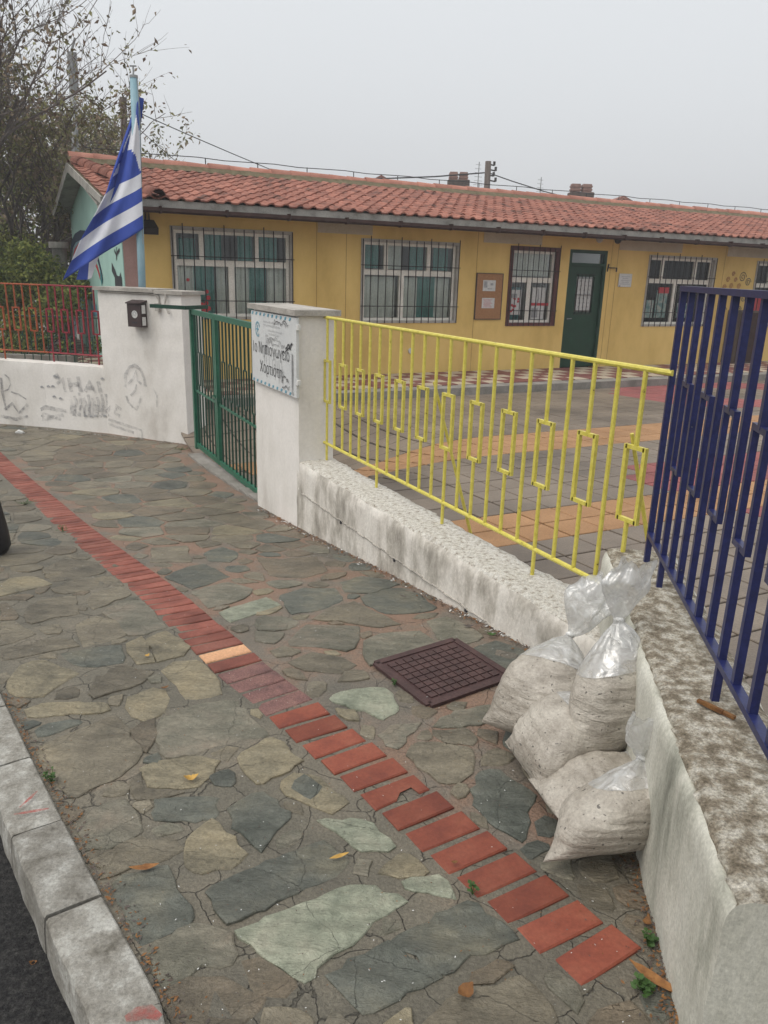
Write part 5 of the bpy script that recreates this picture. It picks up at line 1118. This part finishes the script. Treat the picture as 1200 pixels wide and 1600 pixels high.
WHT = [[(213,178),(206,198),(196,222),(192,233),(205,231),(212,240),(218,262),(226,270),(226,196),(217,200)], [(187,252),(192,263),(176,275)]]
for j in range(nv+1):
    for i in range(nu+1): b.v.append(tuple(fpos(i/nu, j/nv)))
for j in range(nv):
    for i in range(nu):
        vv, uu = (j+.5)/nv, (i+.5)/nu; L = np.interp(vv, [a for a, _ in Lr], [c for _, c in Lr])*uu; st_ = int(vv*9)
        if vv < 5/9:
            pp = FPX_[(round(i/nu, 6), round(j/nv, 6))]; blue_ = not any(inpoly(w_, pp) for w_ in WHT)
        else: blue_ = st_ % 2 == 0
        b.f.append((j*(nu+1)+i, j*(nu+1)+i+1, (j+1)*(nu+1)+i+1, (j+1)*(nu+1)+i)); b.m.append(0 if blue_ else 1)
cl_ = b.build('cloth', [M['flagb'], M['flagw']], flag, True)
md = cl_.modifiers.new('thick', 'SOLIDIFY'); md.thickness = .004
# folded-back cloth behind, along the left outline and the small lower fold
b = MB(); out_ = [(213,150),(208,178),(201,205),(196,222),(190,250),(181,290),(172,320),(160,352),(148,378),(134,402)]; W2 = [2, 4, 6, 5, 7, 6, 6, 5, 4, 2]
for (x, y), w_ in zip(out_, W2):
    b.v += [tuple(aty(x-1.0, y, YF+.10)-fo), tuple(aty(x+w_+10, y+4, YF+.06)-fo)]
for i in range(len(out_)-1): b.f.append((2*i, 2*i+1, 2*i+3, 2*i+2)); b.m.append(0)
for pts, mi in (([(119,437),(137,437),(140,398),(128,405)], 0), ([(137,437),(143,434),(156,396),(140,398)], 1)):
    n = len(b.v); b.v += [tuple(aty(x, y, YF+.16)-fo) for x, y in pts]; b.f.append((n, n+1, n+2, n+3)); b.m.append(mi)
o = b.build('folded_cloth', [M['flagb'], M['flagw']], flag); md = o.modifiers.new('thick', 'SOLIDIFY'); md.thickness = .004

# ------------------------------------------------------------------ bags of sand
def bag(loc, knot, wvec, W, T, fill, tail, seed, label, sag=.0, bulge=.42, taildir=None, tflare=.06, thick_dir=None):
    rg = random.Random(seed); A = Vector(loc); K = Vector(knot); ax = (K-A); L = ax.length; ax.normalize()
    wv = Vector(wvec).normalized(); nv_ = wv.cross(ax).normalized()
    if nv_.y > 0: nv_ = -nv_
    root = empty('sand_bag', tuple(A), 0, label, 'sand bag', 'clear plastic bags of sand piled in the wall corner')
    NR, NL = 56, 60
    def prof(t):
        w_ = W*(1-.05*math.sin(math.pi*min(t/.25, 1)))*(1 if t < bulge else max(0, 1-((t-bulge)/(1-bulge))**1.7)**.9*1.)
        w_ = max(w_, .013)
        th = T*(math.sin(math.pi*min(t/(bulge*1.2), 1)/2)**.55)*(1 if t < bulge*1.2 else max(0, 1-((t-bulge*1.2)/(1-bulge*1.2))**1.5)**.95)
        return w_, max(th, .004 if t < .03 else .011)
    def pt(t, a, off=0.):
        w_, th = prof(t); ca, sa = math.cos(a), math.sin(a); ex = .72
        x = math.copysign(abs(ca)**(ex if t > .12 else .9), ca)*(w_+off); y = math.copysign(abs(sa)**.9, sa)*(th+off)
        p = A+ax*(t*L)+wv*x+nv_*y
        gath = max(0, (t-.55)/.45)
        q = Vector((p.x*9+seed, p.y*9, p.z*9)); p += (wv*ca+nv_*sa)*(.016*noise.noise(q)*(1-gath*.6)+.0055*noise.noise(q*3.2))
        p += (wv*ca+nv_*sa)*(.006*math.sin(a*11+seed)*gath*(w_/W+.25))
        # wrinkles across the belly
        p += nv_*(.0011*math.sin(t*70+math.cos(a)*5+3*noise.noise(q*.7)))*max(0, sa)*(1 if .1 < t < .55 else 0)
        gz_ = gz(p.x, p.y)+.010
        if p.z < gz_: p.z = gz_+.002*sa
        fx_ = .432+.179*p.y-.014     # the wall face
        if p.x > fx_ and p.z < .46: p.x = fx_
        return p-A
    b = MB()
    for i in range(NL+1):
        t = fill*i/NL
        for k_ in range(NR): b.v.append(tuple(pt(t, 2*math.pi*k_/NR, -.0025)))
    # uneven top of the sand: close with a cap ring
    for i in range(NL):
        for k_ in range(NR): b.f.append((i*NR+k_, i*NR+(k_+1) % NR, (i+1)*NR+(k_+1) % NR, (i+1)*NR+k_))
    c = len(b.v); cc = sum((Vector(b.v[NL*NR+k_]) for k_ in range(NR)), Vector())/NR+ax*.02; b.v.append(tuple(cc))
    for k_ in range(NR): b.f.append((NL*NR+k_, NL*NR+(k_+1) % NR, c))
    c = len(b.v); b.v.append((0, 0, 0)); b.f += [((k_+1) % NR, k_, c) for k_ in range(NR)]; b.m = [0]*len(b.f)
    b.build('sand_fill', M['sand'], root, True)
    b = MB(); t0 = fill-.10; NU = 44
    for i in range(NU+1):
        t = t0+(1-t0)*i/NU
        for k_ in range(NR): b.v.append(tuple(pt(t, 2*math.pi*k_/NR, .001+(.004*math.sin(k_*2.7+i*.4)*max(0, (t-fill)) if t > fill else 0))))
    for i in range(NU):
        for k_ in range(NR): b.f.append((i*NR+k_, i*NR+(k_+1) % NR, (i+1)*NR+(k_+1) % NR, (i+1)*NR+k_))
    b.m = [0]*len(b.f); b.build('film', M['film'], root, True)
    b = MB(); b.tube([K-A-ax*.006, K-A, K-A+ax*.006], [.013, .0165, .013], 12); b.build('tie', M['white'], root, True)
    if tail:
        td = Vector(taildir).normalized() if taildir else ax; b = MB(); NTL, NRT = 26, 44; tw = wv-td*wv.dot(td); tw.normalize(); tn = td.cross(tw)
        for i in range(NTL+1):
            t = i/NTL; r = .012+tflare*(math.sin(min(t*1.25, 1)*math.pi/2)**.8)*(1-.25*max(0, t-.7)/.3); fl_ = .42
            for k_ in range(NRT):
                a = 2*math.pi*k_/NRT; ph = a*4+seed; rr = r*(1+.22*math.sin(ph)*t+.16*math.sin(a*9+seed*2+t*3)*t+.25*noise.noise(Vector((math.cos(a)*1.8+seed, math.sin(a)*1.8, t*4))))
                lean = .03*noise.noise(Vector((t*3, seed, 0))); p = K+td*(tail*t*(1+.12*math.sin(a*3+seed)*t))+tw*(math.cos(a)*rr+lean*t)+tn*(math.sin(a)*rr*fl_+lean*.5)
                fx_ = .432+.179*p.y-.006
                if p.x > fx_ and p.z < .455: p.x = fx_-.01*abs(noise.noise(Vector((a, t*5, 1))))
                b.v.append(tuple(p-A))
        for i in range(NTL):
            for k_ in range(NRT): b.f.append((i*NRT+k_, i*NRT+(k_+1) % NRT, (i+1)*NRT+(k_+1) % NRT, (i+1)*NRT+k_))
        b.m = [0]*len(b.f); b.build('gathered_top', M['film'], root, True)
    return root
bag((.485, 2.23, .035), (.665, 2.45, .305), (1, -.62, 0), .150, .118, .74, .22, 1.3, 'tall clear bag of sand at the left back, neck twisted towards the wall', taildir=(.42, .02, .85), tflare=.062)
bag((.455, 2.07, .035), (.69, 2.15, .245), (.27, -.96, 0), .142, .09, .82, .0, 4.1, 'clear bag of sand squeezed low between the tall left bag and the upright one')
bag((.71, 2.04, .105), (.735, 2.18, .495), (1, .25, .12), .138, .095, .74, .18, 7.7, 'upright clear bag of sand standing on top of the pile against the wall', taildir=(.12, .0, 1), tflare=.06, bulge=.45)
bag((.49, 1.885, .050), (.84, 1.98, .135), (.3, -.95, .0), .112, .060, .88, .0, 9.2, 'clear bag of sand lying flat under the upright bag, pointed corner out')
bag((.60, 1.69, .035), (.722, 1.81, .255), (1, .22, 0), .165, .105, .84, .13, 12.5, 'clear bag of sand lying in front, with a balloon shaped knot of plastic', taildir=(.12, 0, 1), tflare=.055)

# ------------------------------------------------------------------ bollard at the left edge
p = gp(-4, 868); bo = empty('bollard', (p[0]-.10, p[1]+.05, p[2]), 0, 'black plastic bollard cut by the left edge of the photo, beside the brick band', 'bollard')
b = MB(); b.tube([(0, 0, 0), (0, 0, .04), (0, 0, .12), (0, 0, .30), (0, 0, .55)], [.13, .15, .145, .12, .09], 20); b.build('base', M['rubber'], bo, True)
b = MB(); b.tube([(0, 0, .55), (0, 0, .60), (0, 0, .63), (0, 0, .64)], [.09, .085, .06, .01], 20); b.build('cap', M['rubber'], bo, True)

# ------------------------------------------------------------------ trees and bushes
def tree(name, base, H, crown, nl, leafm, label, cat='tree', seed=1, limbs=7, spread=.9, depth=5, leaf=.09, trunk_r=.16, fork=.25, lean=(0, 0), droop=0., leafdens=1., group=None):
    rg = random.Random(seed); T = MB(); TW_ = MB(); LF = MB(); tips = []
    def branch(p, d, L, r, lev):
        k = 5 if lev < 2 else 4; pts = [Vector(p)]; dd = Vector(d).normalized(); rs = [r]
        for i in range(k):
            dd = (dd+Vector((rg.uniform(-.22, .22), rg.uniform(-.22, .22), rg.uniform(-.10, .16)-droop*.1*lev))).normalized(); pts.append(pts[-1]+dd*L/k); rs.append(r*(1-.55*(i+1)/k))
        (T if lev < 2 else TW_).tube(pts, rs, 7 if lev == 0 else 5 if lev < 3 else 3, cap=False)
        if lev >= depth-2:
            for q in pts[1:]: tips.append((q, dd))
        if lev >= depth: return
        nb_ = rg.randint(3, 5) if lev < 3 else rg.randint(2, 4)
        for i in range(nb_):
            t = rg.uniform(.35, 1.0); j = min(int(t*k), k-1); q = pts[j].lerp(pts[j+1], t*k-j)
            a = rg.uniform(0, 2*math.pi); side = Vector((math.cos(a), math.sin(a), rg.uniform(-.2, .9))); nd = (dd*rg.uniform(.5, 1.0)+side*rg.uniform(.45, .95)).normalized()
            branch(q, nd, L*rg.uniform(.5, .78), max(r*.46, .0045), lev+1)
    th = H*fork; T.tube([(0, 0, -.1), (lean[0]*.3, lean[1]*.3, th*.5), (lean[0], lean[1], th)], [trunk_r*1.25, trunk_r, trunk_r*.9], 10, cap=False)
    for i in range(limbs):
        a = 2*math.pi*(i+rg.uniform(-.3, .3))/limbs; e = rg.uniform(.6, 1.7)
        branch((lean[0], lean[1], th*rg.uniform(.8, 1.0)), (math.cos(a)*spread, math.sin(a)*spread, e), (H-th)*rg.uniform(.38, .55), trunk_r*.5, 1)
    root = empty(name, base, 0, label, cat, group)
    T.build('trunk', M['bark'], root, True); TW_.build('branches', M['twig'], root)
    n = 0; NLV = int(nl*leafdens)
    for _ in range(NLV):
        q, dd = rg.choice(tips); q = q+Vector((rg.gauss(0, .09), rg.gauss(0, .09), rg.gauss(0, .08)-.05)); a = Vector((rg.uniform(-1, 1), rg.uniform(-1, 1), rg.uniform(-1.3, .3))).normalized(); c = a.cross(Vector((rg.uniform(-1, 1), rg.uniform(-1, 1), rg.uniform(-1, 1)))).normalized()
        l = leaf*rg.uniform(.6, 1.3); w_ = l*.24; m_ = a*l*.5+a.cross(c)*l*.12
        LF.add([q, q+m_+c*w_, q+a*l, q+m_-c*w_], [(0, 1, 2, 3)], rg.choice(range(len(leafm))))
    LF.build('crown', leafm, root)
    return root
def at3(px, py, Y): return tuple(aty(px, py, Y))
t1 = aty(-115, 520, 14.5)
tree('tree', (t1[0], 14.5, -.7), 8.6, None, 6500, [M['leaf_b'], M['leaf_b'], M['leaf_o']], 'large nearly bare tree with curled brown leaves at the upper left', seed=5, limbs=17, spread=.75, depth=5, leaf=.115, trunk_r=.12, fork=.26)
t2 = aty(45, 500, 19)
tree('tree', (t2[0], 19, -.7), 7.2, None, 9000, [M['leaf_b'], M['leaf_o'], M['leaf_o']], 'thin leafed tree with olive foliage behind the mint end wall', seed=9, limbs=8, spread=1.0, depth=5, leaf=.12, trunk_r=.14, fork=.2)
t3 = aty(135, 400, 26)
tree('tree', (t3[0], 26, -.7), 7.8, None, 11000, [M['leaf_b'], M['leaf_o'], M['leaf_o']], 'bushy half bare tree behind the roof, left of the flag', seed=14, limbs=8, spread=.9, depth=5, leaf=.15, trunk_r=.15, fork=.25)
t4 = aty(205, 400, 27)
tree('tree', (t4[0], 27.5, -.7), 5.4, None, 1500, [M['leaf_o'], M['leaf_b']], 'small bare twiggy tree behind the roof just right of the flag', seed=21, limbs=8, spread=.8, depth=5, leaf=.10, trunk_r=.09, fork=.3)
def bush(name, base, rx, ry, rz, n, mats, label, seed=1, leaf=.09, cat='bush', stems=14, clumps=26, boxy=False):
    rg = random.Random(seed); root = empty(name, base, 0, label, cat); b = MB()
    for i in range(stems):
        a = rg.uniform(0, 6.28); b.tube([(rg.uniform(-.2, .2)*rx, rg.uniform(-.2, .2)*ry, -.1), (math.cos(a)*rx*.35, math.sin(a)*ry*.35, rz*.5), (math.cos(a)*rx*.7, math.sin(a)*ry*.7, rz*rg.uniform(.7, 1.3))], [.02, .014, .006], 4)
    b.build('stems', M['bark'], root); L = MB(); C = []
    for i in range(clumps):
        if boxy: C.append((rg.uniform(-rx, rx), rg.uniform(-ry, ry), rg.uniform(.1, 1.7)*rz, rg.uniform(.18, .3)*min(rx, rz)))
        else:
            a, e = rg.uniform(0, 6.28), rg.uniform(-.5, 1.3); r = rg.uniform(.45, .95); C.append((math.cos(a)*math.cos(e)*rx*r, math.sin(a)*math.cos(e)*ry*r, rz+math.sin(e)*rz*r, rg.uniform(.22, .42)*min(rx, rz)))
    for i in range(n):
        cx, cy, cz, cr = rg.choice(C); v_ = Vector((rg.gauss(0, 1), rg.gauss(0, 1), rg.gauss(0, 1))); v_ = v_.normalized()*cr*rg.uniform(.6, 1.1)
        q = Vector((cx, cy, cz))+v_; a = Vector((rg.uniform(-1, 1), rg.uniform(-1, 1), rg.uniform(-.7, 1))).normalized(); c = a.cross(Vector((rg.random()-.5, rg.random()-.5, rg.random()-.5))).normalized(); l = leaf*rg.uniform(.6, 1.3)
        L.add([q, q+a*l*.5+c*l*.25, q+a*l, q+a*l*.5-c*l*.25], [(0, 1, 2, 3)], rg.randrange(len(mats)))
    L.build('crown', mats, root); return root
p = aty(40, 520, 15.5); bush('bush', (p[0], 15.5, -.6), 1.7, 1.2, 1.15, 15000, [M['leaf_y'], M['leaf_g'], M['leaf_y']], 'rounded yellow green bush above the red fence at the left', 3, .09)
p = aty(-30, 500, 17.5); bush('bush', (p[0], 17.8, -.6), 2.0, 1.5, 1.5, 14000, [M['leaf_g'], M['leaf_o'], M['leaf_y']], 'darker green bush at the left edge behind the yellow green one', 6, .10)
p = aty(45, 330, 21); bush('bush', (p[0], 22, -.6), 3.0, 2.0, 2.3, 16000, [M['leaf_o'], M['leaf_g'], M['leaf_b']], 'tall olive shrub mass beyond the bushes, under the bare tree', 8, .13)
p = aty(35, 540, 13); bush('hedge', (p[0]-.5, 13.2, -.5), 2.0, .4, .42, 9000, [M['leaf_d'], M['leaf_g'], M['leaf_y']], 'low clipped dark hedge right behind the red and orange fences', 12, .06, 'hedge', 20, 40, True)
b = MB(); b.box((-9.5, 12.6, -.8), (-5.1, 12.75, .05)); tag(b.build('planter_wall', M['concrete']), 'low mossy concrete kerb wall in front of the hedge', 'planter')
# green railing on the terrace corner
a3, c3_ = aty(20, 493, 12.4), aty(161, 495, 12.4)
fence('railing', (a3[0], 12.45, 0), -.05, c3_[0]-a3[0]+.3, 12, .135, .1, a3[2], -.36, -.5, M['dgreen'], 'dark green low railing on the terrace seen through the red fence', 'railing', r=.008, feet=0)
# pale concrete post beside the mint wall
p0_, p1_ = aty(108, 560, 16.5), aty(99, 388, 16.5)
post = empty('concrete_post', (p0_[0], 16.5, -.6), 0, 'pale concrete post standing beside the left edge of the mint end wall', 'post')
b = MB(); b.prism([(.14*math.cos(t), .14*math.sin(t)) for t in np.linspace(0, 2*math.pi, 15)[:-1]], 0, p1_[2]+.6); b.build('shaft', M['concrete'], post); b = MB(); b.prism([(.19*math.cos(t), .19*math.sin(t)) for t in np.linspace(0, 2*math.pi, 15)[:-1]], p1_[2]+.602, p1_[2]+.72); b.build('capital', M['cap'], post)

# ------------------------------------------------------------------ poles, wires, houses beyond the roof
def pole(name, px, py, px2, Y, r, m_, label, cat='pole'):
    a = aty(px, py, Y); c = aty(px2, 470, Y); o = empty(name, (c[0], Y, -.7), 0, label, cat); b = MB(); b.tube([(0, 0, 0), (a[0]-c[0], 0, a[2]+.7)], [r*1.25, r], 12); b.build('shaft', m_, o, True); return o, a, c
o, pa, pc = pole('metal_pole', 111, 82, 124, 20, .075, M['metal'], 'thin grey metal pole rising behind the roof left of the flag')
b = MB(); b.tube([(pa[0]-pc[0]+.0, 0, pa[2]-.7+.6), (pa[0]-pc[0]+.02, 0, pa[2]+.7+.0)], .11, 10); b.tube([(pa[0]-pc[0], 0, pa[2]+.7), (pa[0]-pc[0]+.12, 0, pa[2]+1.0)], .03, 6); b.build('top_fitting', M['metal'], o)
o, wa, wc_ = pole('wooden_pole', 192, 152, 203, 22, .085, M['wood'], 'short weathered wooden pole just left of the flagpole')
b = MB(); b.bar((wa[0]-wc_[0]-.12, 0, wa[2]+.7-.15), (wa[0]-wc_[0]+.12, 0, wa[2]+.7-.15), .05, .05); b.build('crosspiece', M['wood'], o)
o, ua, uc = pole('utility_pole', 763, 252, 752, 34, .12, M['wood'], 'dark utility pole with insulators above the middle of the roof')
xx = ua[0]-uc[0]; zz_ = ua[2]+.7; b = MB()
for dz, dx in ((-.1, .25), (-.3, .32), (-.5, .25), (-.7, .34)): b.bar((xx, 0, zz_+dz), (xx+dx, 0, zz_+dz-.05), .05, .05); b.tube([(xx+dx, 0, zz_+dz-.05), (xx+dx, 0, zz_+dz+.1)], .05, 8)
b.build('insulators', M['iron'], o); b = MB(); b.tube([(xx, 0, zz_-.7), (xx+.5, .3, zz_-2.2)], .02, 5); b.build('guy_wire', M['cable'], o)
def wire(pts, r, label):
    P = [aty(x, y, Y) for x, y, Y in pts]; Q = []
    for i in range(len(P)-1):
        for t in (0, .25, .5, .75): Q.append(P[i]*(1-t)+P[i+1]*t)
    Q.append(P[-1]); b = MB(); b.tube(Q, r, 5); tag(b.build('overhead_wire', M['cable']), label, 'wire')
wire([(196,166,22), (232,183,23.5), (300,213,25), (370,243,27), (440,272,29), (470,284,30)], .014, 'thin overhead wire running down from the wooden pole to the roof ridge')
wire([(470,279,32), (540,280,32), (600,279,33), (680,276,33.5), (757,270,34)], .028, 'thick overhead cable reaching the utility pole from the left')
wire([(766,271,34), (800,283,34.5), (850,299,35), (900,312,36), (960,325,37)], .022, 'overhead cable running from the utility pole to the right chimney')
wire([(215,200,23), (270,248,25), (290,262,26)], .010, 'faint thin wire behind the twiggy tree right of the flag')
def antenna(px, py, Y, label):
    a = aty(px, py, Y); o = empty('antenna', (a[0]-.03, Y, 2.6), 0, label, 'antenna'); h = a[2]-2.6; b = MB(); b.tube([(0, 0, 0), (.03, 0, h)], .02, 6); b.build('mast', M['metal'], o)
    b = MB()
    for i in range(6): b.bar((-.12-.01*i, 0, h-.1-.16*i), (.12+.02*i, 0, h-.12-.16*i), .014, .014)
    b.build('rods', M['metal'], o)
antenna(749, 253, 36, 'television antenna left of the utility pole'); antenna(846, 277, 37, 'television antenna standing between the utility pole and the right chimney')
def chimney(root, px0, px1, pyt, pyb, Y, org):
    a, c = aty(px0, pyt, Y), aty(px1, pyb, Y); x0_, x1_, z1c, z0c = a[0]-org[0], c[0]-org[0], a[2]-org[2], c[2]-org[2]; w_ = x1_-x0_; b = MB()
    b.box((x0_, -.35, 0), (x1_, .35, z1c-(z1c-z0c)*.45)); ch = b.build('chimney', M['chim'], root)
    for q in (0, 1):
        b = MB(); xa = x0_+w_*(.05+.5*q); xb = xa+w_*.38; zb_ = z1c-(z1c-z0c)*.45+.002
        for k_ in range(5): e = .03*(k_ % 2); h = (z1c-zb_)/5; b.box((xa-e, -.2-e, zb_+k_*h), (xb+e, .2+e, zb_+(k_+1)*h-.001))
        b.build('flue', M['chim'], ch)
    b = MB()
    for k_ in range(6): b.box((x0_-.03, -.38, z0c+(k_)*(z1c-z0c)*.09), (x1_+.03, .38, z0c+(k_)*(z1c-z0c)*.09+.05))
    b.build('brick_course', M['wood'], ch)
def house(px_l, px_r, py_peak, py_e, Y, depth, label, chim=None, gable=True, w_mat='house'):
    pk = aty((px_l+px_r)/2, py_peak, Y); el, er = aty(px_l, py_e, Y), aty(px_r, py_e, Y); org = np.array([pk[0], Y, -.7]); root = empty('house', tuple(org), 0, label, 'house')
    xl, xr, ze, zp = el[0]-org[0], er[0]-org[0], (el[2]+er[2])/2+.7, pk[2]+.7; i_ = .25*(xr-xl)*.15
    b = MB(); n = 5; P = [(xl+i_, 0), (xr-i_, 0), (xr-i_, ze), (0, zp-.12), (xl+i_, ze)]
    b.add([(x, 0, z) for x, z in P]+[(x, depth, z) for x, z in P], [(0,1,2,3,4), (9,8,7,6,5)]+[(i, 5+i, 5+(i+1) % 5, (i+1) % 5) for i in range(5)]); b.build('wall', M[w_mat], root)
    b = MB(); t = .14
    for s_ in (xl, xr): b.add([(s_, -.25, ze-.05), (0, -.25, zp), (0, depth+.25, zp), (s_, depth+.25, ze-.05), (s_, -.25, ze-.05-t), (0, -.25, zp-t), (0, depth+.25, zp-t), (s_, depth+.25, ze-.05-t)], [(0,1,2,3), (7,6,5,4), (0,4,5,1), (2,6,7,3), (0,3,7,4)])
    rf = b.build('roof', M['tile2'], root)
    if chim: chimney(root, *chim, Y+1.0, org)
    return root
house(570, 622, 274, 287, 40, 9, 'cream gabled house whose peak shows above the ridge left of the near chimney')
house(640, 790, 290, 308, 38, 8, 'house behind the roof ridge bearing the left brick chimney', (699, 728, 273, 300))
house(830, 950, 306, 326, 38, 8, 'house behind the roof ridge bearing the right brick chimney', (884, 915, 291, 320))
house(930, 1015, 306, 328, 42, 9, 'low red tiled roof peeking over the ridge right of the chimneys')
house(1025, 1070, 319, 333, 46, 9, 'small distant roof top at the right end of the ridge')
p = aty(692, 290, 37); bush('bush', (p[0], 37, 1.2), .9, .8, .75, 2500, [M['leaf_g'], M['leaf_o']], 'small treetop beside the left brick chimney', 17, .14)

# ------------------------------------------------------------------ leaves, weeds, litter
def leaf_mesh(L, W_, m_, curl=.3, seed=0, name='blade'):
    rg = random.Random(seed); b = MB(); n = 9
    for i in range(n+1):
        t = i/n; x = L*(t-.5); w_ = W_*math.sin(math.pi*min(max(t, .02), .98))**.8*(1+.15*rg.uniform(-1, 1)); z = curl*W_*(2*(t-.5))**2*1.3+.002
        b.v += [(x, -w_/2, z+curl*w_*.5), (x, 0, z), (x, w_/2, z+curl*w_*.6*(.5+rg.random()*.5))]
    for i in range(n): b.f += [(3*i, 3*i+1, 3*i+4, 3*i+3), (3*i+1, 3*i+2, 3*i+5, 3*i+4)]
    b.m = [0]*len(b.f); return b.mesh(name, m_, True)
LEAVES = [(530,1343,.055,.014,22,'leaf_yel',.1,'narrow tan leaf on the dark slate slab in the lower middle'), (300,1222,.045,.028,10,'leaf_yel',.4,'small yellow leaf on the beige stone left of the brick band'),
 (1022,1537,.125,.026,-42,'leaf_dead',.3,'long brown leaf at the foot of the wall, bottom right'), (225,1362,.075,.02,18,'leaf_dead',.35,'long reddish brown leaf among the slabs near the kerb'),
 (768,996,.045,.028,-15,'weed',.35,'green and yellow leaf beside the wall, behind the manhole cover'), (732,982,.055,.02,10,'bark',.3,'dark withered leaf at the wall base behind the manhole cover'),
 (727,1557,.042,.034,40,'leaf_dead',.3,'square brown leaf scrap at the bottom edge of the photo'), (258,1079,.03,.016,20,'leaf_dead',.3,'small reddish leaf on the beige slab near the band'),
 (230,1029,.024,.018,60,'leaf_yel',.3,'tiny yellow leaf on the split beige stone'), (710,1353,.018,.011,0,'leaf_dead',.3,'tiny brown scrap lying on a red brick'), (25,1322,.022,.018,80,'leaf_yel',.4,'yellow leaf in the gutter against the kerb'),
 (44,1452,.018,.014,10,'leaf_dead',.3,'tiny brown leaf on the asphalt'), (1010,1448,.03,.02,60,'leaf_dead',.4,'crumpled brown leaf between the last brick and the wall'), (630,935,.04,.018,-20,'bark',.2,'dark leaf lying flat on the slab near the low wall')]
for i, (x, y, L, W_, rz, mk, cu, lab) in enumerate(LEAVES):
    p = gp(x, y); o = link('dead_leaf', leaf_mesh(L, W_, M[mk], cu, i), None, (p[0], p[1], p[2]+(.010 if x > 60 else -.104)), (random.uniform(-.1, .1), random.uniform(-.1, .1), R(rz))); tag(o, lab, 'leaf')
p = atz(1118, 1112, .462); b = MB(); b.box((-.05, -.006, 0), (.05, .006, .008)); b.box((-.03, -.009, .001), (.02, .0, .012)); o = b.build('bark_strip', M['leaf_dead'], None, False, (p[0], p[1], .466)); o.rotation_euler = (0, 0, R(-52)); tag(o, 'splinter of reddish bark lying on top of the blue fence wall', 'bark')
def weed(px, py, n, r, label, seed):
    rg = random.Random(seed); p = gp(px, py); root = empty('weed', (p[0], p[1], p[2]), 0, label, 'weed'); b = MB(); st_ = MB()
    for i in range(n):
        a = rg.uniform(0, 6.28); q = Vector((math.cos(a)*r*rg.random(), math.sin(a)*r*rg.random(), rg.uniform(.008, .035))); st_.tube([(0, 0, 0), q], .001, 3)
        for k_ in range(3):
            d = Vector((rg.uniform(-1, 1), rg.uniform(-1, 1), rg.uniform(-.1, .5))).normalized(); c = d.cross(Vector((0, 0, 1))).normalized(); l = rg.uniform(.007, .016)
            b.add([q, q+d*l*.5+c*l*.45, q+d*l, q+d*l*.5-c*l*.45], [(0, 1, 2, 3)])
    st_.build('stems', M['weed'], root); b.build('leaves', M['weed'], root)
for a in ((1012,1478,14,.02,'small green weed at the wall foot beside the last brick',1), (1003,1548,20,.025,'clump of green weed at the very bottom right, beside the long brown leaf',2), (80,1222,12,.025,'weed growing in the gap between kerb and slabs at the left',3), (738,1398,6,.012,'moss tuft at the edge of the red brick band in the lower middle',5), (285,703,26,.10,'weed tuft at the foot of the wide white pillar',7), (40,788,20,.08,'grassy tuft in the paving at the far left of the brick band',8), (98,830,14,.05,'grassy tuft touching the brick band, the second from the left edge',9), (617,1072,6,.015,'weed at the corner of the manhole cover',10)): weed(*a)
b = MB(); rg = random.Random(3)      # crumbs of leaf and grit gathered in joints, along kerb and walls
def crumb(x, y, z, l, mi):
    a = rg.uniform(0, 6.28); d = Vector((math.cos(a), math.sin(a), rg.uniform(-.3, .5))).normalized(); c = Vector((-d.y, d.x, rg.uniform(-.5, .5))).normalized(); q = Vector((x, y, z)); b.add([q-d*l, q+c*l*.5, q+d*l, q-c*l*.4], [(0, 1, 2, 3)], mi)
KN = res(KERB[2:9], 400)
for _ in range(900):
    q = rg.choice(KN); o_ = abs(rg.gauss(0, .022)); x, y = q[0]+o_+.008, q[1]+o_*.3; crumb(x, y, gz(x, y)+.004, rg.uniform(.002, .008), rg.choice((0, 0, 1, 3)))
for _ in range(500):
    q = rg.choice(KN); x, y = q[0]-.225-abs(rg.gauss(0, .03)), q[1]-.06; crumb(x, y, gz(x, y)-.112, rg.uniform(.002, .008), rg.choice((0, 1, 3)))
for (a, c, n_) in (((.652, 1.2), (.75, 1.78), 420), ((.70, 2.96), (-1.05, 6.25), 900), ((-2.45, 9.42), (-5.2, 10.34), 500)):
    a, c = np.array(a), np.array(c); d = (c-a)/np.linalg.norm(c-a); nn = np.array([-d[1], d[0]])*(1 if True else -1)
    for _ in range(n_):
        t = rg.random(); o_ = abs(rg.gauss(0, .03))+.004; q = a+(c-a)*t+nn*o_; crumb(q[0], q[1], gz(*q)+.006, rg.uniform(.0025, .008)*(1 if q[1] < 3 else 1.6), rg.choice((0, 0, 1, 3, 2) if q[1] > 3 else (0, 0, 1, 3)))
for _ in range(2600):
    y = rg.uniform(.9, 5); x = rg.uniform(kx(y), wallx(y)); crumb(x, y, gz(x, y)+.0085, rg.uniform(.0012, .0035), rg.choice((0, 1, 2, 3)))
b.build('leaf_litter', [M['leaf_dead'], M['bark'], M['paper'], M['wood']], kind='stuff')
# crumpled scrap of paper near the left wall
p = gp(30, 677); b = MB(); b.tube([(-.05, 0, .005), (0, .01, .02), (.05, 0, .01), (.07, .01, .004)], [.01, .03, .02, .004], 6); tag(b.build('paper_scrap', M['paper'], None, False, tuple(p)), 'crumpled white paper scrap on the paving near the left wall', 'litter')

# ------------------------------------------------------------------ morning mist: one closed box of thin air
b = MB(); b.box((-124, -60, -2.1), (124, 150, 11.5)); hz = b.build('haze', [], None, kind='stuff'); hm = bpy.data.materials.new('mist'); hm.use_nodes = True; t_ = hm.node_tree; t_.nodes.clear()
o_ = N(t_, 'ShaderNodeOutputMaterial'); pv = N(t_, 'ShaderNodeVolumePrincipled'); pv.inputs['Color'].default_value = (.93, .95, .98, 1); pv.inputs['Density'].default_value = .0030; t_.links.new(pv.outputs[0], o_.inputs['Volume']); hz.data.materials.append(hm)
